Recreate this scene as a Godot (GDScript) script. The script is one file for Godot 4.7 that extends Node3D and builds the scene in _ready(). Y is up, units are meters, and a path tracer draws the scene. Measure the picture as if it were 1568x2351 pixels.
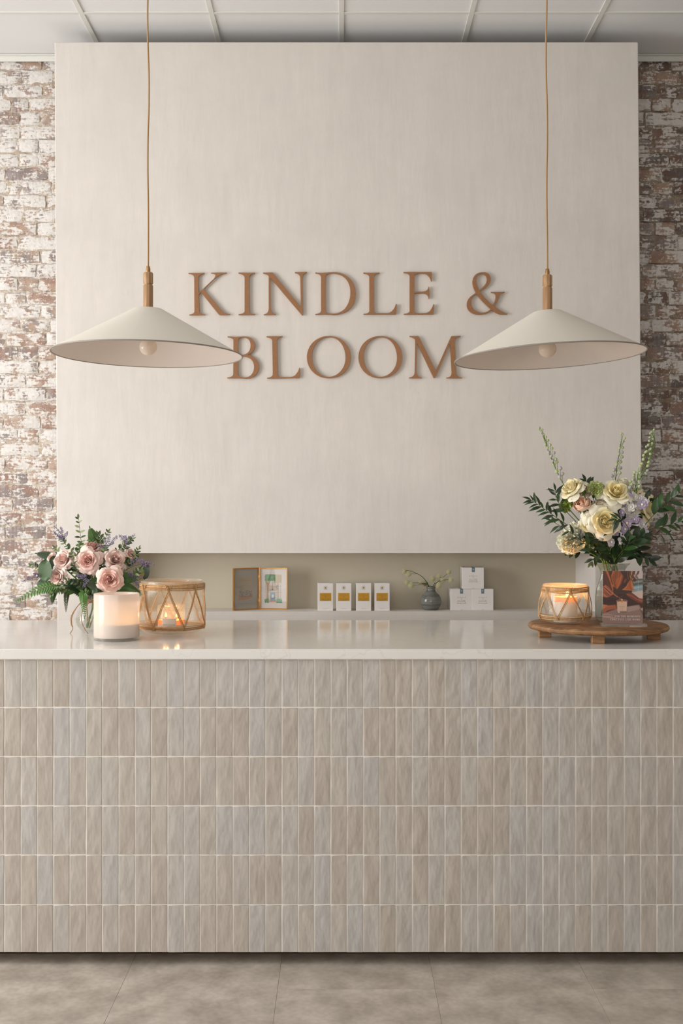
extends Node3D
# Reception counter of a candle shop: brick wall, plastered partition with a display niche, tiled counter, two pendants.
# Units are metres; the counter's tiled face lies on z = 0, the camera stands 4.03 m in front of it.

var rng := RandomNumberGenerator.new()
var M := {}          # materials by name
var TX := {}         # textures by name

func _ready():
	rng.seed = 20240517
	camera_and_light()
	make_materials()
	room()
	brick_wall()
	partition()
	counter()
	sign_letters()
	pendants()
	niche_things()
	counter_things_left()
	counter_things_right()
	bouquet_left()
	bouquet_right()

# ------------------------------------------------------------------ camera and light
func camera_and_light():
	var cam := Camera3D.new()
	cam.name = "camera"
	cam.position = Vector3(0, 1.68, 4.03)
	cam.fov = 50.37
	cam.near = 0.05
	cam.far = 60.0
	cam.current = true
	add_child(cam)
	var env := Environment.new()
	env.background_mode = Environment.BG_SKY
	var sky := Sky.new()
	var psm := ProceduralSkyMaterial.new()
	psm.sky_top_color = Color(0.62, 0.70, 0.80)
	psm.sky_horizon_color = Color(0.86, 0.87, 0.88)
	psm.ground_horizon_color = Color(0.60, 0.58, 0.56)
	psm.ground_bottom_color = Color(0.42, 0.41, 0.40)
	sky.sky_material = psm
	env.sky = sky
	env.background_energy_multiplier = 1.0
	env.tonemap_mode = Environment.TONE_MAPPER_LINEAR
	env.tonemap_exposure = 1.0
	env.sdfgi_enabled = true
	env.ssao_enabled = true
	env.ssil_enabled = true
	var we := WorldEnvironment.new()
	we.name = "environment"
	we.environment = env
	add_child(we)
	# daylight of the big side window, just inside its panes
	area("side_window_light", Vector3(X0 + 0.10, 2.10, 1.35), Vector3(1, 0, -0.10), Vector2(2.5, 3.1), 26.0, Color(1.0, 0.995, 0.985))
	# daylight of the shop front behind the camera
	area("shop_front_light", Vector3(-0.5, 1.75, 6.25), Vector3(0, 0, -1), Vector2(3.6, 2.7), 6.0, Color(1.0, 0.985, 0.955))

func area(called: String, at: Vector3, towards: Vector3, size: Vector2, energy: float, col: Color):
	var l := AreaLight3D.new()
	l.name = called
	l.area_size = size
	l.light_energy = energy
	l.light_color = col
	l.shadow_enabled = true
	l.area_range = 20.0
	l.position = at
	add_child(l)
	l.look_at_from_position(at, at + towards, Vector3.UP)

# ------------------------------------------------------------------ helpers: scene tree
var taken := {}
func numbered(n: String) -> String:
	if not taken.has(n):
		taken[n] = 0
		return n
	taken[n] += 1
	return "%s_%03d" % [n, taken[n]]

func thing(called: String, label: String, category: String, at := Vector3.ZERO, group := "") -> Node3D:
	var o := Node3D.new()
	o.name = numbered(called)
	add_child(o)
	o.position = at
	tag(o, label, category, group)
	return o

func tag(o, label: String, category := "", group := "", kind := ""):
	if label: o.set_meta("label", label)
	if category: o.set_meta("category", category)
	if group: o.set_meta("group", group)
	if kind: o.set_meta("kind", kind)

func structure(called: String, mesh: Mesh, m: Material, label: String) -> MeshInstance3D:
	var o := MeshInstance3D.new()
	o.name = numbered(called)
	o.mesh = mesh
	o.material_override = m
	add_child(o)
	tag(o, label, "", "", "structure")
	return o

func part(called: String, mesh: Mesh, m: Material, parent: Node, tr := Transform3D()) -> MeshInstance3D:
	var o := MeshInstance3D.new()
	var n := called
	var k := 0
	var key := "%d/%s" % [parent.get_instance_id(), called]
	if taken.has(key):
		taken[key] += 1
		k = taken[key]
		n = "%s_%03d" % [called, k]
	else:
		taken[key] = 0
	o.name = n
	o.mesh = mesh
	o.material_override = m
	o.transform = tr
	parent.add_child(o)
	return o

# ------------------------------------------------------------------ helpers: geometry
func S() -> SurfaceTool:
	var s := SurfaceTool.new()
	s.begin(Mesh.PRIMITIVE_TRIANGLES)
	s.set_uv(Vector2.ZERO)
	s.set_smooth_group(0)
	return s

func done(s: SurfaceTool) -> ArrayMesh:
	s.index()
	s.generate_normals()
	return s.commit()

# a, b, c run anticlockwise as seen from outside
func tri(s: SurfaceTool, a: Vector3, b: Vector3, c: Vector3, sg := -1):
	s.set_smooth_group(sg)
	s.add_vertex(a)
	s.set_smooth_group(sg)
	s.add_vertex(c)
	s.set_smooth_group(sg)
	s.add_vertex(b)

func quad(s: SurfaceTool, a: Vector3, b: Vector3, c: Vector3, d: Vector3, sg := -1):
	tri(s, a, b, c, sg)
	tri(s, a, c, d, sg)

# a box with chamfered edges
func bx(s: SurfaceTool, c: Vector3, size: Vector3, e := 0.0, tr := Transform3D()):
	var h := size * 0.5
	if e <= 0.0:
		var p := []
		for i in 8:
			p.append(tr * (c + Vector3(h.x * (1 if i & 1 else -1), h.y * (1 if i & 2 else -1), h.z * (1 if i & 4 else -1))))
		quad(s, p[4], p[5], p[7], p[6])
		quad(s, p[1], p[0], p[2], p[3])
		quad(s, p[5], p[1], p[3], p[7])
		quad(s, p[0], p[4], p[6], p[2])
		quad(s, p[6], p[7], p[3], p[2])
		quad(s, p[0], p[1], p[5], p[4])
		return
	var f := func(sx: int, sy: int, sz: int, ax: int) -> Vector3:
		var v := Vector3(sx, sy, sz) * (h - Vector3(e, e, e))
		v[ax] += e * [sx, sy, sz][ax]
		return tr * (c + v)
	for ax in 3:
		var b := (ax + 1) % 3
		var d := (ax + 2) % 3
		for sg in [-1, 1]:
			var cs := []
			for q in [[-1, -1], [1, -1], [1, 1], [-1, 1]]:
				var t := [0, 0, 0]
				t[ax] = sg
				t[b] = q[0]
				t[d] = q[1]
				cs.append(f.call(t[0], t[1], t[2], ax))
			if sg > 0: quad(s, cs[0], cs[1], cs[2], cs[3])
			else: quad(s, cs[3], cs[2], cs[1], cs[0])
		# edges parallel to ax
		for q in [[-1, -1], [1, -1], [1, 1], [-1, 1]]:
			var lo := [0, 0, 0]
			lo[ax] = -1
			lo[b] = q[0]
			lo[d] = q[1]
			var hi := lo.duplicate()
			hi[ax] = 1
			var p0: Vector3 = f.call(lo[0], lo[1], lo[2], b)
			var p1: Vector3 = f.call(hi[0], hi[1], hi[2], b)
			var p2: Vector3 = f.call(hi[0], hi[1], hi[2], d)
			var p3: Vector3 = f.call(lo[0], lo[1], lo[2], d)
			if q[0] * q[1] > 0: quad(s, p3, p2, p1, p0)
			else: quad(s, p0, p1, p2, p3)
	for sx in [-1, 1]:
		for sy in [-1, 1]:
			for sz in [-1, 1]:
				var a: Vector3 = f.call(sx, sy, sz, 0)
				var b2: Vector3 = f.call(sx, sy, sz, 1)
				var c2: Vector3 = f.call(sx, sy, sz, 2)
				if sx * sy * sz > 0: tri(s, a, b2, c2)
				else: tri(s, a, c2, b2)

func box_mesh(size: Vector3, e := 0.0, c := Vector3.ZERO) -> ArrayMesh:
	var s := S()
	bx(s, c, size, e)
	return done(s)

# parametric sheet: f(u, v) with u, v in 0..1; u to the right and v up as seen from outside
func sheet(s: SurfaceTool, nu: int, nv: int, f: Callable, sg := 0):
	var rows := []
	for j in nv + 1:
		var r := PackedVector3Array()
		for i in nu + 1:
			r.append(f.call(float(i) / nu, float(j) / nv))
		rows.append(r)
	for j in nv:
		for i in nu:
			var uv := [Vector2(float(i) / nu, float(j) / nv), Vector2(float(i + 1) / nu, float(j) / nv), Vector2(float(i + 1) / nu, float(j + 1) / nv), Vector2(float(i) / nu, float(j + 1) / nv)]
			var p := [rows[j][i], rows[j][i + 1], rows[j + 1][i + 1], rows[j + 1][i]]
			for k in [0, 2, 1, 0, 3, 2]:
				s.set_smooth_group(sg)
				s.set_uv(uv[k])
				s.add_vertex(p[k])

# lathed profile: points (radius, height) from bottom to top on the outside; sharp corners where a point is doubled
func lathe(s: SurfaceTool, prof: Array, seg := 40, at := Vector3.ZERO, ribs := 0, rib := 0.0):
	var n := prof.size()
	var sg := 1
	for j in n - 1:
		var a: Vector2 = prof[j]
		var b: Vector2 = prof[j + 1]
		if a.is_equal_approx(b):
			sg += 1
			continue
		for i in seg:
			var t0 := TAU * i / seg
			var t1 := TAU * (i + 1) / seg
			var k0 := 1.0 + (rib * cos(ribs * t0) if ribs else 0.0)
			var k1 := 1.0 + (rib * cos(ribs * t1) if ribs else 0.0)
			var p := [at + Vector3(sin(t0) * a.x * k0, a.y, cos(t0) * a.x * k0), at + Vector3(sin(t1) * a.x * k1, a.y, cos(t1) * a.x * k1), at + Vector3(sin(t1) * b.x * k1, b.y, cos(t1) * b.x * k1), at + Vector3(sin(t0) * b.x * k0, b.y, cos(t0) * b.x * k0)]
			var uv := [Vector2(float(i) / seg, float(j) / (n - 1)), Vector2(float(i + 1) / seg, float(j) / (n - 1)), Vector2(float(i + 1) / seg, float(j + 1) / (n - 1)), Vector2(float(i) / seg, float(j + 1) / (n - 1))]
			var ks := []
			if a.x > 1e-6: ks += [0, 2, 1]
			if b.x > 1e-6: ks += [0, 3, 2]
			for k in ks:
				s.set_smooth_group(sg)
				s.set_uv(uv[k])
				s.add_vertex(p[k])

func lathe_mesh(prof: Array, seg := 40, ribs := 0, rib := 0.0) -> ArrayMesh:
	var s := S()
	lathe(s, prof, seg, Vector3.ZERO, ribs, rib)
	return done(s)

# smooth curve through points
func curve(pts: Array, n: int) -> PackedVector3Array:
	var out := PackedVector3Array()
	var m := pts.size()
	if m == 2:
		for i in n + 1: out.append(pts[0].lerp(pts[1], float(i) / n))
		return out
	for i in n + 1:
		var t := float(i) / n * (m - 1)
		var k := mini(int(t), m - 2)
		var p0: Vector3 = pts[maxi(k - 1, 0)]
		var p1: Vector3 = pts[k]
		var p2: Vector3 = pts[k + 1]
		var p3: Vector3 = pts[mini(k + 2, m - 1)]
		out.append(p1.cubic_interpolate(p2, p0, p3, t - k))
	return out

func tube(s: SurfaceTool, pts: PackedVector3Array, r0: float, r1 := -1.0, seg := 6, caps := true):
	if r1 < 0: r1 = r0
	var n := pts.size()
	var rings := []
	var up := Vector3.UP
	for i in n:
		var d := (pts[mini(i + 1, n - 1)] - pts[maxi(i - 1, 0)]).normalized()
		if absf(d.dot(up)) > 0.95: up = Vector3.FORWARD if absf(d.z) < 0.9 else Vector3.RIGHT
		var x := up.cross(d).normalized()
		var y := d.cross(x).normalized()
		up = y
		var r := lerpf(r0, r1, float(i) / (n - 1))
		var ring := PackedVector3Array()
		for k in seg:
			var a := TAU * k / seg
			ring.append(pts[i] + (x * cos(a) + y * sin(a)) * r)
		rings.append(ring)
	for i in n - 1:
		for k in seg:
			var k2 := (k + 1) % seg
			var p := [rings[i][k], rings[i][k2], rings[i + 1][k2], rings[i + 1][k]]
			var uv := [Vector2(float(k) / seg, float(i)), Vector2(float(k + 1) / seg, float(i)), Vector2(float(k + 1) / seg, float(i + 1)), Vector2(float(k) / seg, float(i + 1))]
			for q in [0, 2, 1, 0, 3, 2]:
				s.set_smooth_group(0)
				s.set_uv(uv[q])
				s.add_vertex(p[q])
	if caps:
		for k in range(1, seg - 1):
			tri(s, rings[0][0], rings[0][k + 1], rings[0][k])
			tri(s, rings[n - 1][0], rings[n - 1][k], rings[n - 1][k + 1])

func tube_mesh(pts: PackedVector3Array, r0: float, r1 := -1.0, seg := 6) -> ArrayMesh:
	var s := S()
	tube(s, pts, r0, r1, seg)
	return done(s)

func ball(s: SurfaceTool, c: Vector3, r: Vector3, nu := 10, nv := 6):
	sheet(s, nu, nv, func(u, v):
		var a: float = u * TAU
		var b: float = (v - 0.5) * PI
		return c + Vector3(sin(a) * cos(b) * r.x, sin(b) * r.y, cos(a) * cos(b) * r.z))

# basis whose y points along d
func along(d: Vector3, face := Vector3(0, 0, 1)) -> Basis:
	var y := d.normalized()
	var z := face - y * face.dot(y)
	if z.length() < 1e-3: z = Vector3(1, 0, 0) - y * y.x
	z = z.normalized()
	return Basis(y.cross(z), y, z)

# outlines in a small path language: M/L x y, Q cx cy x y, C ax ay bx by x y, Z
func outline(path: String, k: float, off: Vector2) -> Array:
	var out := []
	var cur := PackedVector2Array()
	var w := path.split(" ", false)
	var i := 0
	while i < w.size():
		match w[i]:
			"M", "L":
				cur.append(Vector2(float(w[i + 1]), float(w[i + 2])))
				i += 3
			"Q":
				var a := cur[cur.size() - 1]
				var c := Vector2(float(w[i + 1]), float(w[i + 2]))
				var b := Vector2(float(w[i + 3]), float(w[i + 4]))
				for t in range(1, 9):
					var f := t / 8.0
					cur.append(a.lerp(c, f).lerp(c.lerp(b, f), f))
				i += 5
			"C":
				var a := cur[cur.size() - 1]
				var c := Vector2(float(w[i + 1]), float(w[i + 2]))
				var d := Vector2(float(w[i + 3]), float(w[i + 4]))
				var b := Vector2(float(w[i + 5]), float(w[i + 6]))
				for t in range(1, 15):
					cur.append(a.bezier_interpolate(c, d, b, t / 14.0))
				i += 7
			"Z":
				var fin := PackedVector2Array()
				for p in cur:
					var q := (p - off) * k
					q.y = -q.y
					if fin.is_empty() or fin[fin.size() - 1].distance_to(q) > 1e-3: fin.append(q)
				if fin[0].distance_to(fin[fin.size() - 1]) < 1e-3: fin.remove_at(fin.size() - 1)
				if Geometry2D.is_polygon_clockwise(fin): fin.reverse()
				out.append(fin)
				cur = PackedVector2Array()
				i += 1
			_:
				i += 1
	return out

# first outline minus the others, extruded from z = 0 to z = t
func extrude(loops: Array, t: float, s: SurfaceTool, k_out := 1.0):
	var xs := []
	for h in range(1, loops.size()):
		var mid := 0.0
		for p in loops[h]: mid += p.x
		xs.append(mid / loops[h].size())
	xs.sort()
	var cuts := [-1000.0] + xs + [1000.0]
	for k in cuts.size() - 1:
		if cuts[k + 1] - cuts[k] < 1e-6: continue
		var strip := PackedVector2Array([Vector2(cuts[k], -1000), Vector2(cuts[k + 1], -1000), Vector2(cuts[k + 1], 1000), Vector2(cuts[k], 1000)])
		var pieces: Array[PackedVector2Array] = [loops[0]]
		if loops.size() > 1: pieces = Geometry2D.intersect_polygons(loops[0], strip)
		for h in range(1, loops.size()):
			var nx := []
			for p in pieces: nx.append_array(Geometry2D.clip_polygons(p, loops[h]))
			pieces.assign(nx)
		for p in pieces:
			var ix := Geometry2D.triangulate_polygon(p)
			if ix.is_empty(): print("outline not filled")
			for q in range(0, ix.size(), 3):
				var a: Vector2 = p[ix[q]] * k_out
				var b: Vector2 = p[ix[q + 1]] * k_out
				var c: Vector2 = p[ix[q + 2]] * k_out
				if (b - a).cross(c - a) < 0:
					var sw := b
					b = c
					c = sw
				tri(s, Vector3(a.x, a.y, t), Vector3(b.x, b.y, t), Vector3(c.x, c.y, t))
				tri(s, Vector3(a.x, a.y, 0), Vector3(c.x, c.y, 0), Vector3(b.x, b.y, 0))
	for h in loops.size():
		var lp: PackedVector2Array = loops[h]
		var n := lp.size()
		for i in n:
			var a := lp[i] * k_out
			var b := lp[(i + 1) % n] * k_out
			if h > 0:
				var sw := a
				a = b
				b = sw
			quad(s, Vector3(a.x, a.y, 0), Vector3(b.x, b.y, 0), Vector3(b.x, b.y, t), Vector3(a.x, a.y, t))

# ------------------------------------------------------------------ helpers: textures and materials
func noise(sd: int, freq: float, octaves := 4, kind := FastNoiseLite.TYPE_SIMPLEX_SMOOTH) -> FastNoiseLite:
	var n := FastNoiseLite.new()
	n.seed = sd
	n.frequency = freq
	n.noise_type = kind
	n.fractal_octaves = octaves
	return n

func field(sd: int, freq: float, w: int, h: int, octaves := 4, kw := 0, kh := 0) -> PackedByteArray:
	var im := noise(sd, freq, octaves).get_seamless_image(kw if kw else w, kh if kh else h)
	if im.get_width() != w or im.get_height() != h: im.resize(w, h, Image.INTERPOLATE_CUBIC)
	im.convert(Image.FORMAT_L8)
	return im.get_data()

func from_bytes(w: int, h: int, d: PackedByteArray) -> ImageTexture:
	return ImageTexture.create_from_image(Image.create_from_data(w, h, false, Image.FORMAT_RGB8, d))

func height_tex(sd: int, freq: float, octaves := 5, size := 512) -> NoiseTexture2D:
	var t := NoiseTexture2D.new()
	t.width = size
	t.height = size
	t.seamless = true
	t.noise = noise(sd, freq, octaves)
	return t

func ramp_tex(sd: int, freq: float, stops: Array, octaves := 5, size := 512) -> NoiseTexture2D:
	var t := height_tex(sd, freq, octaves, size)
	var g := Gradient.new()
	g.offsets = PackedFloat32Array(stops.map(func(x): return x[0]))
	g.colors = PackedColorArray(stops.map(func(x): return x[1]))
	t.color_ramp = g
	return t

func mat(c: Color, rough := 0.6, metal := 0.0) -> StandardMaterial3D:
	var m := StandardMaterial3D.new()
	m.albedo_color = c
	m.roughness = rough
	m.metallic = metal
	return m

func tri_map(m: StandardMaterial3D, tex: Texture2D, scale: Vector3, world := true, off := Vector3.ZERO):
	m.albedo_texture = tex
	m.uv1_triplanar = true
	m.uv1_world_triplanar = world
	m.uv1_scale = scale
	m.uv1_offset = off

func relief(m: StandardMaterial3D, tex: Texture2D, cm: float):
	m.heightmap_enabled = true
	m.heightmap_texture = tex
	m.heightmap_scale = cm

func glass(c: Color, alpha: float) -> StandardMaterial3D:
	var m := mat(Color(c.r, c.g, c.b, alpha), 0.03)
	m.transparency = BaseMaterial3D.TRANSPARENCY_ALPHA
	m.cull_mode = BaseMaterial3D.CULL_DISABLED
	return m

func leafy(c: Color, rough := 0.45, through := 0.25) -> StandardMaterial3D:
	var m := mat(c, rough)
	m.cull_mode = BaseMaterial3D.CULL_DISABLED
	m.backlight_enabled = true
	m.backlight = Color(through, through, through)
	return m

func sm(a: float, b: float, x: float) -> float:
	var t := clampf((x - a) / (b - a), 0.0, 1.0)
	return t * t * (3.0 - 2.0 * t)

# limewash flaking off masonry: bare 0 = all paint, 1 = all masonry
func whitewash(sd: int, bare: float, c0: Color, c1: Color, paint: Color, n := 512) -> ImageTexture:
	var a := field(sd, 0.009, n, n, 4)
	var b := field(sd + 1, 0.05, n, n, 4)
	var c := field(sd + 2, 0.07, n, n, 4, n / 6, n)
	var d := field(sd + 3, 0.008, n, n, 3)
	var e := field(sd + 4, 0.2, n, n, 2)
	var out := PackedByteArray()
	out.resize(n * n * 3)
	for i in n * n:
		var v := (a[i] * 0.36 + b[i] * 0.24 + c[i] * 0.26 + e[i] * 0.14) / 255.0
		v = 0.5 + (v - 0.5) * 1.9
		var k := sm(bare - 0.06, bare + 0.11, v)
		var g := 0.86 + 0.28 * e[i] / 255.0
		var t := sm(0.3, 0.7, d[i] / 255.0)
		var pv := 0.93 + 0.10 * b[i] / 255.0
		out[i * 3] = int(clampf(lerpf(lerpf(c0.r, c1.r, t) * g, paint.r * pv, k), 0, 1) * 255)
		out[i * 3 + 1] = int(clampf(lerpf(lerpf(c0.g, c1.g, t) * g, paint.g * pv, k), 0, 1) * 255)
		out[i * 3 + 2] = int(clampf(lerpf(lerpf(c0.b, c1.b, t) * g, paint.b * pv, k), 0, 1) * 255)
	return from_bytes(n, n, out)

# timber: grain along u (or along v when upright)
func grain(sd: int, c0: Color, c1: Color, upright := false, n := 512, squeeze := 24) -> ImageTexture:
	var a := field(sd, 0.03, n, n, 4, n if upright else n / squeeze, n / squeeze if upright else n)
	var b := field(sd + 1, 0.12, n, n, 3, n if upright else n / squeeze, n / squeeze if upright else n)
	var d := field(sd + 2, 0.012, n, n, 3)
	var out := PackedByteArray()
	out.resize(n * n * 3)
	for i in n * n:
		var v := clampf(0.5 + ((a[i] * 0.5 + b[i] * 0.35 + d[i] * 0.25) / 255.0 - 0.55) * 2.0, 0.0, 1.0)
		out[i * 3] = int(lerpf(c0.r, c1.r, v) * 255)
		out[i * 3 + 1] = int(lerpf(c0.g, c1.g, v) * 255)
		out[i * 3 + 2] = int(lerpf(c0.b, c1.b, v) * 255)
	return from_bytes(n, n, out)

# two tones blended by a field, finely mottled
func mottle(sd: int, c0: Color, c1: Color, f0: float, f1: float, n := 512, kw := 0, kh := 0) -> ImageTexture:
	var a := field(sd, f0, n, n, 5, kw, kh)
	var b := field(sd + 1, f1, n, n, 3, kw, kh)
	var out := PackedByteArray()
	out.resize(n * n * 3)
	for i in n * n:
		var v := clampf(0.5 + ((a[i] * 0.7 + b[i] * 0.3) / 255.0 - 0.5) * 1.6, 0.0, 1.0)
		out[i * 3] = int(lerpf(c0.r, c1.r, v) * 255)
		out[i * 3 + 1] = int(lerpf(c0.g, c1.g, v) * 255)
		out[i * 3 + 2] = int(lerpf(c0.b, c1.b, v) * 255)
	return from_bytes(n, n, out)

func make_materials():
	TX.rough = height_tex(3, 0.02, 5)
	TX.fine = height_tex(4, 0.06, 4)
	TX.brush = ImageTexture.create_from_image(Image.create_from_data(512, 512, false, Image.FORMAT_L8, field(9, 0.02, 512, 512, 5, 512, 128)))
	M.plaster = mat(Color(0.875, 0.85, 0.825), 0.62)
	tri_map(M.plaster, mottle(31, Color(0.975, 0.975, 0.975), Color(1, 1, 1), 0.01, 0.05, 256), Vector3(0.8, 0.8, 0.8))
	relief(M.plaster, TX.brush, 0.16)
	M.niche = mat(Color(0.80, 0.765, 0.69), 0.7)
	M.ceiling = mat(Color(0.92, 0.925, 0.93), 0.8)
	M.tee = mat(Color(0.89, 0.89, 0.87), 0.45)
	M.wall = mat(Color(0.74, 0.72, 0.70), 0.8)
	M.frame = mat(Color(0.30, 0.29, 0.28), 0.4)
	M.pane = glass(Color(0.9, 0.95, 0.95), 0.04)
	# bricks and mortar
	var red := Color(0.61, 0.495, 0.44)
	var tan_ := Color(0.69, 0.59, 0.52)
	var grey := Color(0.55, 0.505, 0.495)
	var paint := Color(0.89, 0.875, 0.86)
	M.brick = []
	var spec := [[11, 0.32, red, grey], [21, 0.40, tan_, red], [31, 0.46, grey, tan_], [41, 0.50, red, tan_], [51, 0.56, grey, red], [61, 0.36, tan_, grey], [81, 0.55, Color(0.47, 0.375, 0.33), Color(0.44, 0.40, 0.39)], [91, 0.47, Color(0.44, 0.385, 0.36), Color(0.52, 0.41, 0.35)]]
	for q in spec:
		var m := mat(Color.WHITE, 0.85)
		tri_map(m, whitewash(q[0], q[1], q[2], q[3], paint), Vector3(1.7, 1.7, 1.7))
		relief(m, TX.fine, 0.16)
		M.brick.append(m)
	M.mortar = mat(Color.WHITE, 0.95)
	tri_map(M.mortar, whitewash(71, 0.50, Color(0.70, 0.635, 0.565), Color(0.79, 0.74, 0.68), paint), Vector3(1.5, 1.5, 1.5))
	relief(M.mortar, TX.fine, 0.5)
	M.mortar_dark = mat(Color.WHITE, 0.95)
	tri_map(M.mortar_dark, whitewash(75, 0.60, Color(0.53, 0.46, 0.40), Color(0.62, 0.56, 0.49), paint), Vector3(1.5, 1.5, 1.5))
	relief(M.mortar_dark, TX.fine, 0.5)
	# counter
	M.tile = []
	TX.streak = mottle(81, Color(0.925, 0.92, 0.915), Color(1, 1, 1), 0.025, 0.08, 512, 512, 96)
	TX.wavy = ImageTexture.create_from_image(Image.create_from_data(512, 512, false, Image.FORMAT_L8, field(85, 0.018, 512, 512, 3, 512, 200)))
	for c in [Color(0.782, 0.752, 0.712), Color(0.778, 0.754, 0.726), Color(0.768, 0.732, 0.693), Color(0.77, 0.731, 0.69), Color(0.784, 0.759, 0.727), Color(0.772, 0.756, 0.738), Color(0.772, 0.742, 0.708), Color(0.76, 0.72, 0.68)]:
		var m := mat(c, 0.30)
		tri_map(m, TX.streak, Vector3(2.2, 2.2, 2.2), true, Vector3(M.tile.size() * 0.37, M.tile.size() * 0.21, 0))
		relief(m, TX.wavy, 0.22)
		M.tile.append(m)
	M.grout = mat(Color(0.93, 0.905, 0.87), 0.9)
	M.plinth = mat(Color(0.30, 0.23, 0.17), 0.6)
	M.quartz = mat(Color.WHITE, 0.12)
	var qt := ramp_tex(91, 0.0045, [[0.0, Color(0.92, 0.905, 0.885)], [0.488, Color(0.93, 0.915, 0.895)], [0.50, Color(0.885, 0.87, 0.845)], [0.512, Color(0.93, 0.915, 0.895)], [1.0, Color(0.94, 0.925, 0.905)]], 5, 1024)
	tri_map(M.quartz, qt, Vector3(0.55, 0.55, 0.55), true, Vector3(0.13, 0.4, 0.2))
	# floor
	M.floor = []
	for k in 3:
		var m := mat(Color.WHITE, 0.42)
		tri_map(m, mottle(101 + k * 7, Color(0.625, 0.585, 0.54), Color(0.785, 0.745, 0.70), 0.013, 0.08, 512), Vector3(0.8, 0.8, 0.8), true, Vector3(k * 0.31, 0, k * 0.17))
		relief(m, TX.rough, 0.04)
		M.floor.append(m)
	M.seam = mat(Color(0.42, 0.385, 0.35), 0.9)
	# sign, lamps
	M.letter = mat(Color(0.62, 0.44, 0.295), 0.6)
	tri_map(M.letter, mottle(121, Color(0.94, 0.94, 0.94), Color(1, 1, 1), 0.05, 0.2, 256), Vector3(4, 4, 4))
	M.shade = mat(Color(0.90, 0.875, 0.83), 0.6)
	M.shade_in = mat(Color(0.88, 0.84, 0.81), 0.6)
	M.shade_rim = mat(Color(0.60, 0.57, 0.54), 0.5)
	M.cord = mat(Color(0.70, 0.56, 0.40), 0.8)
	M.brass = mat(Color(0.72, 0.56, 0.38), 0.32, 1.0)
	M.bulb = mat(Color(0.96, 0.92, 0.87), 0.12)
	M.bulb.backlight_enabled = true
	M.bulb.backlight = Color(0.9, 0.85, 0.8)
	M.oak = mat(Color.WHITE, 0.5)
	M.oak.albedo_texture = grain(131, Color(0.52, 0.38, 0.25), Color(0.78, 0.62, 0.46), true, 256, 16)
	# wood board
	M.board = mat(Color.WHITE, 0.6)
	TX.board = grain(141, Color(0.33, 0.21, 0.12), Color(0.76, 0.58, 0.40), false, 512, 20)
	tri_map(M.board, TX.board, Vector3(2.6, 2.6, 2.6), false)
	relief(M.board, TX.board, 0.35)
	M.board_foot = mat(Color.WHITE, 0.6)
	tri_map(M.board_foot, grain(145, Color(0.52, 0.36, 0.22), Color(0.78, 0.60, 0.42), false, 256, 12), Vector3(4, 4, 4), false, Vector3(0.3, 0.2, 0.1))
	# candle ware
	M.clear = glass(Color(0.72, 0.74, 0.68), 0.12)
	M.seeded = glass(Color(0.76, 0.75, 0.68), 0.26)
	M.seeded.uv1_triplanar = true
	M.seeded.uv1_scale = Vector3(6, 6, 6)
	relief(M.seeded, TX.fine, 0.09)
	M.milk = mat(Color(0.93, 0.905, 0.895), 0.10)
	M.milk.backlight_enabled = true
	M.milk.backlight = Color(1.0, 0.95, 0.90)
	M.milk.cull_mode = BaseMaterial3D.CULL_DISABLED
	M.wax = mat(Color(0.94, 0.91, 0.87), 0.45)
	M.wax.subsurf_scatter_enabled = true
	M.wax.subsurf_scatter_strength = 0.3
	M.wax_rim = mat(Color(0.95, 0.86, 0.70), 0.5)
	M.wax_rim.backlight_enabled = true
	M.wax_rim.backlight = Color(1.0, 0.78, 0.44)
	M.wax_rim.cull_mode = BaseMaterial3D.CULL_DISABLED
	M.melt = mat(Color(1.0, 0.78, 0.34), 0.2)
	M.melt.backlight_enabled = true
	M.melt.backlight = Color(1.0, 0.76, 0.3)
	M.wick = mat(Color(0.10, 0.08, 0.07), 0.9)
	M.flame = mat(Color(1, 0.8, 0.45), 0.5)
	M.flame.emission_enabled = true
	M.flame.emission = Color(1.0, 0.78, 0.40)
	M.flame.emission_energy_multiplier = 5.0
	M.cane = []
	for c in [Color(0.86, 0.68, 0.47), Color(0.79, 0.60, 0.39), Color(0.90, 0.75, 0.56)]:
		var m := mat(c, 0.45)
		tri_map(m, mottle(151, Color(0.78, 0.76, 0.74), Color(1, 1, 1), 0.03, 0.1, 256), Vector3(9, 9, 9))
		M.cane.append(m)
	M.twine = mat(Color(0.66, 0.52, 0.38), 0.9)
	M.water = glass(Color(0.45, 0.52, 0.38), 0.13)
	M.acrylic = glass(Color(0.93, 0.92, 0.90), 0.12)
	M.acrylic_thin = glass(Color(0.95, 0.95, 0.94), 0.05)
	M.ribbed = glass(Color(0.52, 0.57, 0.48), 0.21)
	M.white_ink = mat(Color(0.90, 0.87, 0.85), 0.6)
	# niche things
	M.gold = mat(Color(0.86, 0.66, 0.38), 0.22, 1.0)
	M.card = mat(Color(0.90, 0.885, 0.875), 0.55)
	M.foil = mat(Color(0.66, 0.49, 0.17), 0.35, 0.75)
	M.ink = mat(Color(0.30, 0.22, 0.12), 0.7)
	M.ink_pale = mat(Color(0.56, 0.50, 0.45), 0.7)
	M.sunburst = mat(Color(0.76, 0.69, 0.58), 0.6)
	M.ribbon = mat(Color(0.42, 0.50, 0.54), 0.6)
	M.ribbon_mark = mat(Color(0.80, 0.84, 0.85), 0.6)
	M.glaze = mat(Color.WHITE, 0.13)
	tri_map(M.glaze, ramp_tex(161, 0.01, [[0.0, Color(0.30, 0.31, 0.30)], [0.45, Color(0.42, 0.43, 0.41)], [0.6, Color(0.52, 0.52, 0.50)], [1.0, Color(0.40, 0.41, 0.39)]], 4, 256), Vector3(1.0, 14.0, 1.0), false)
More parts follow.
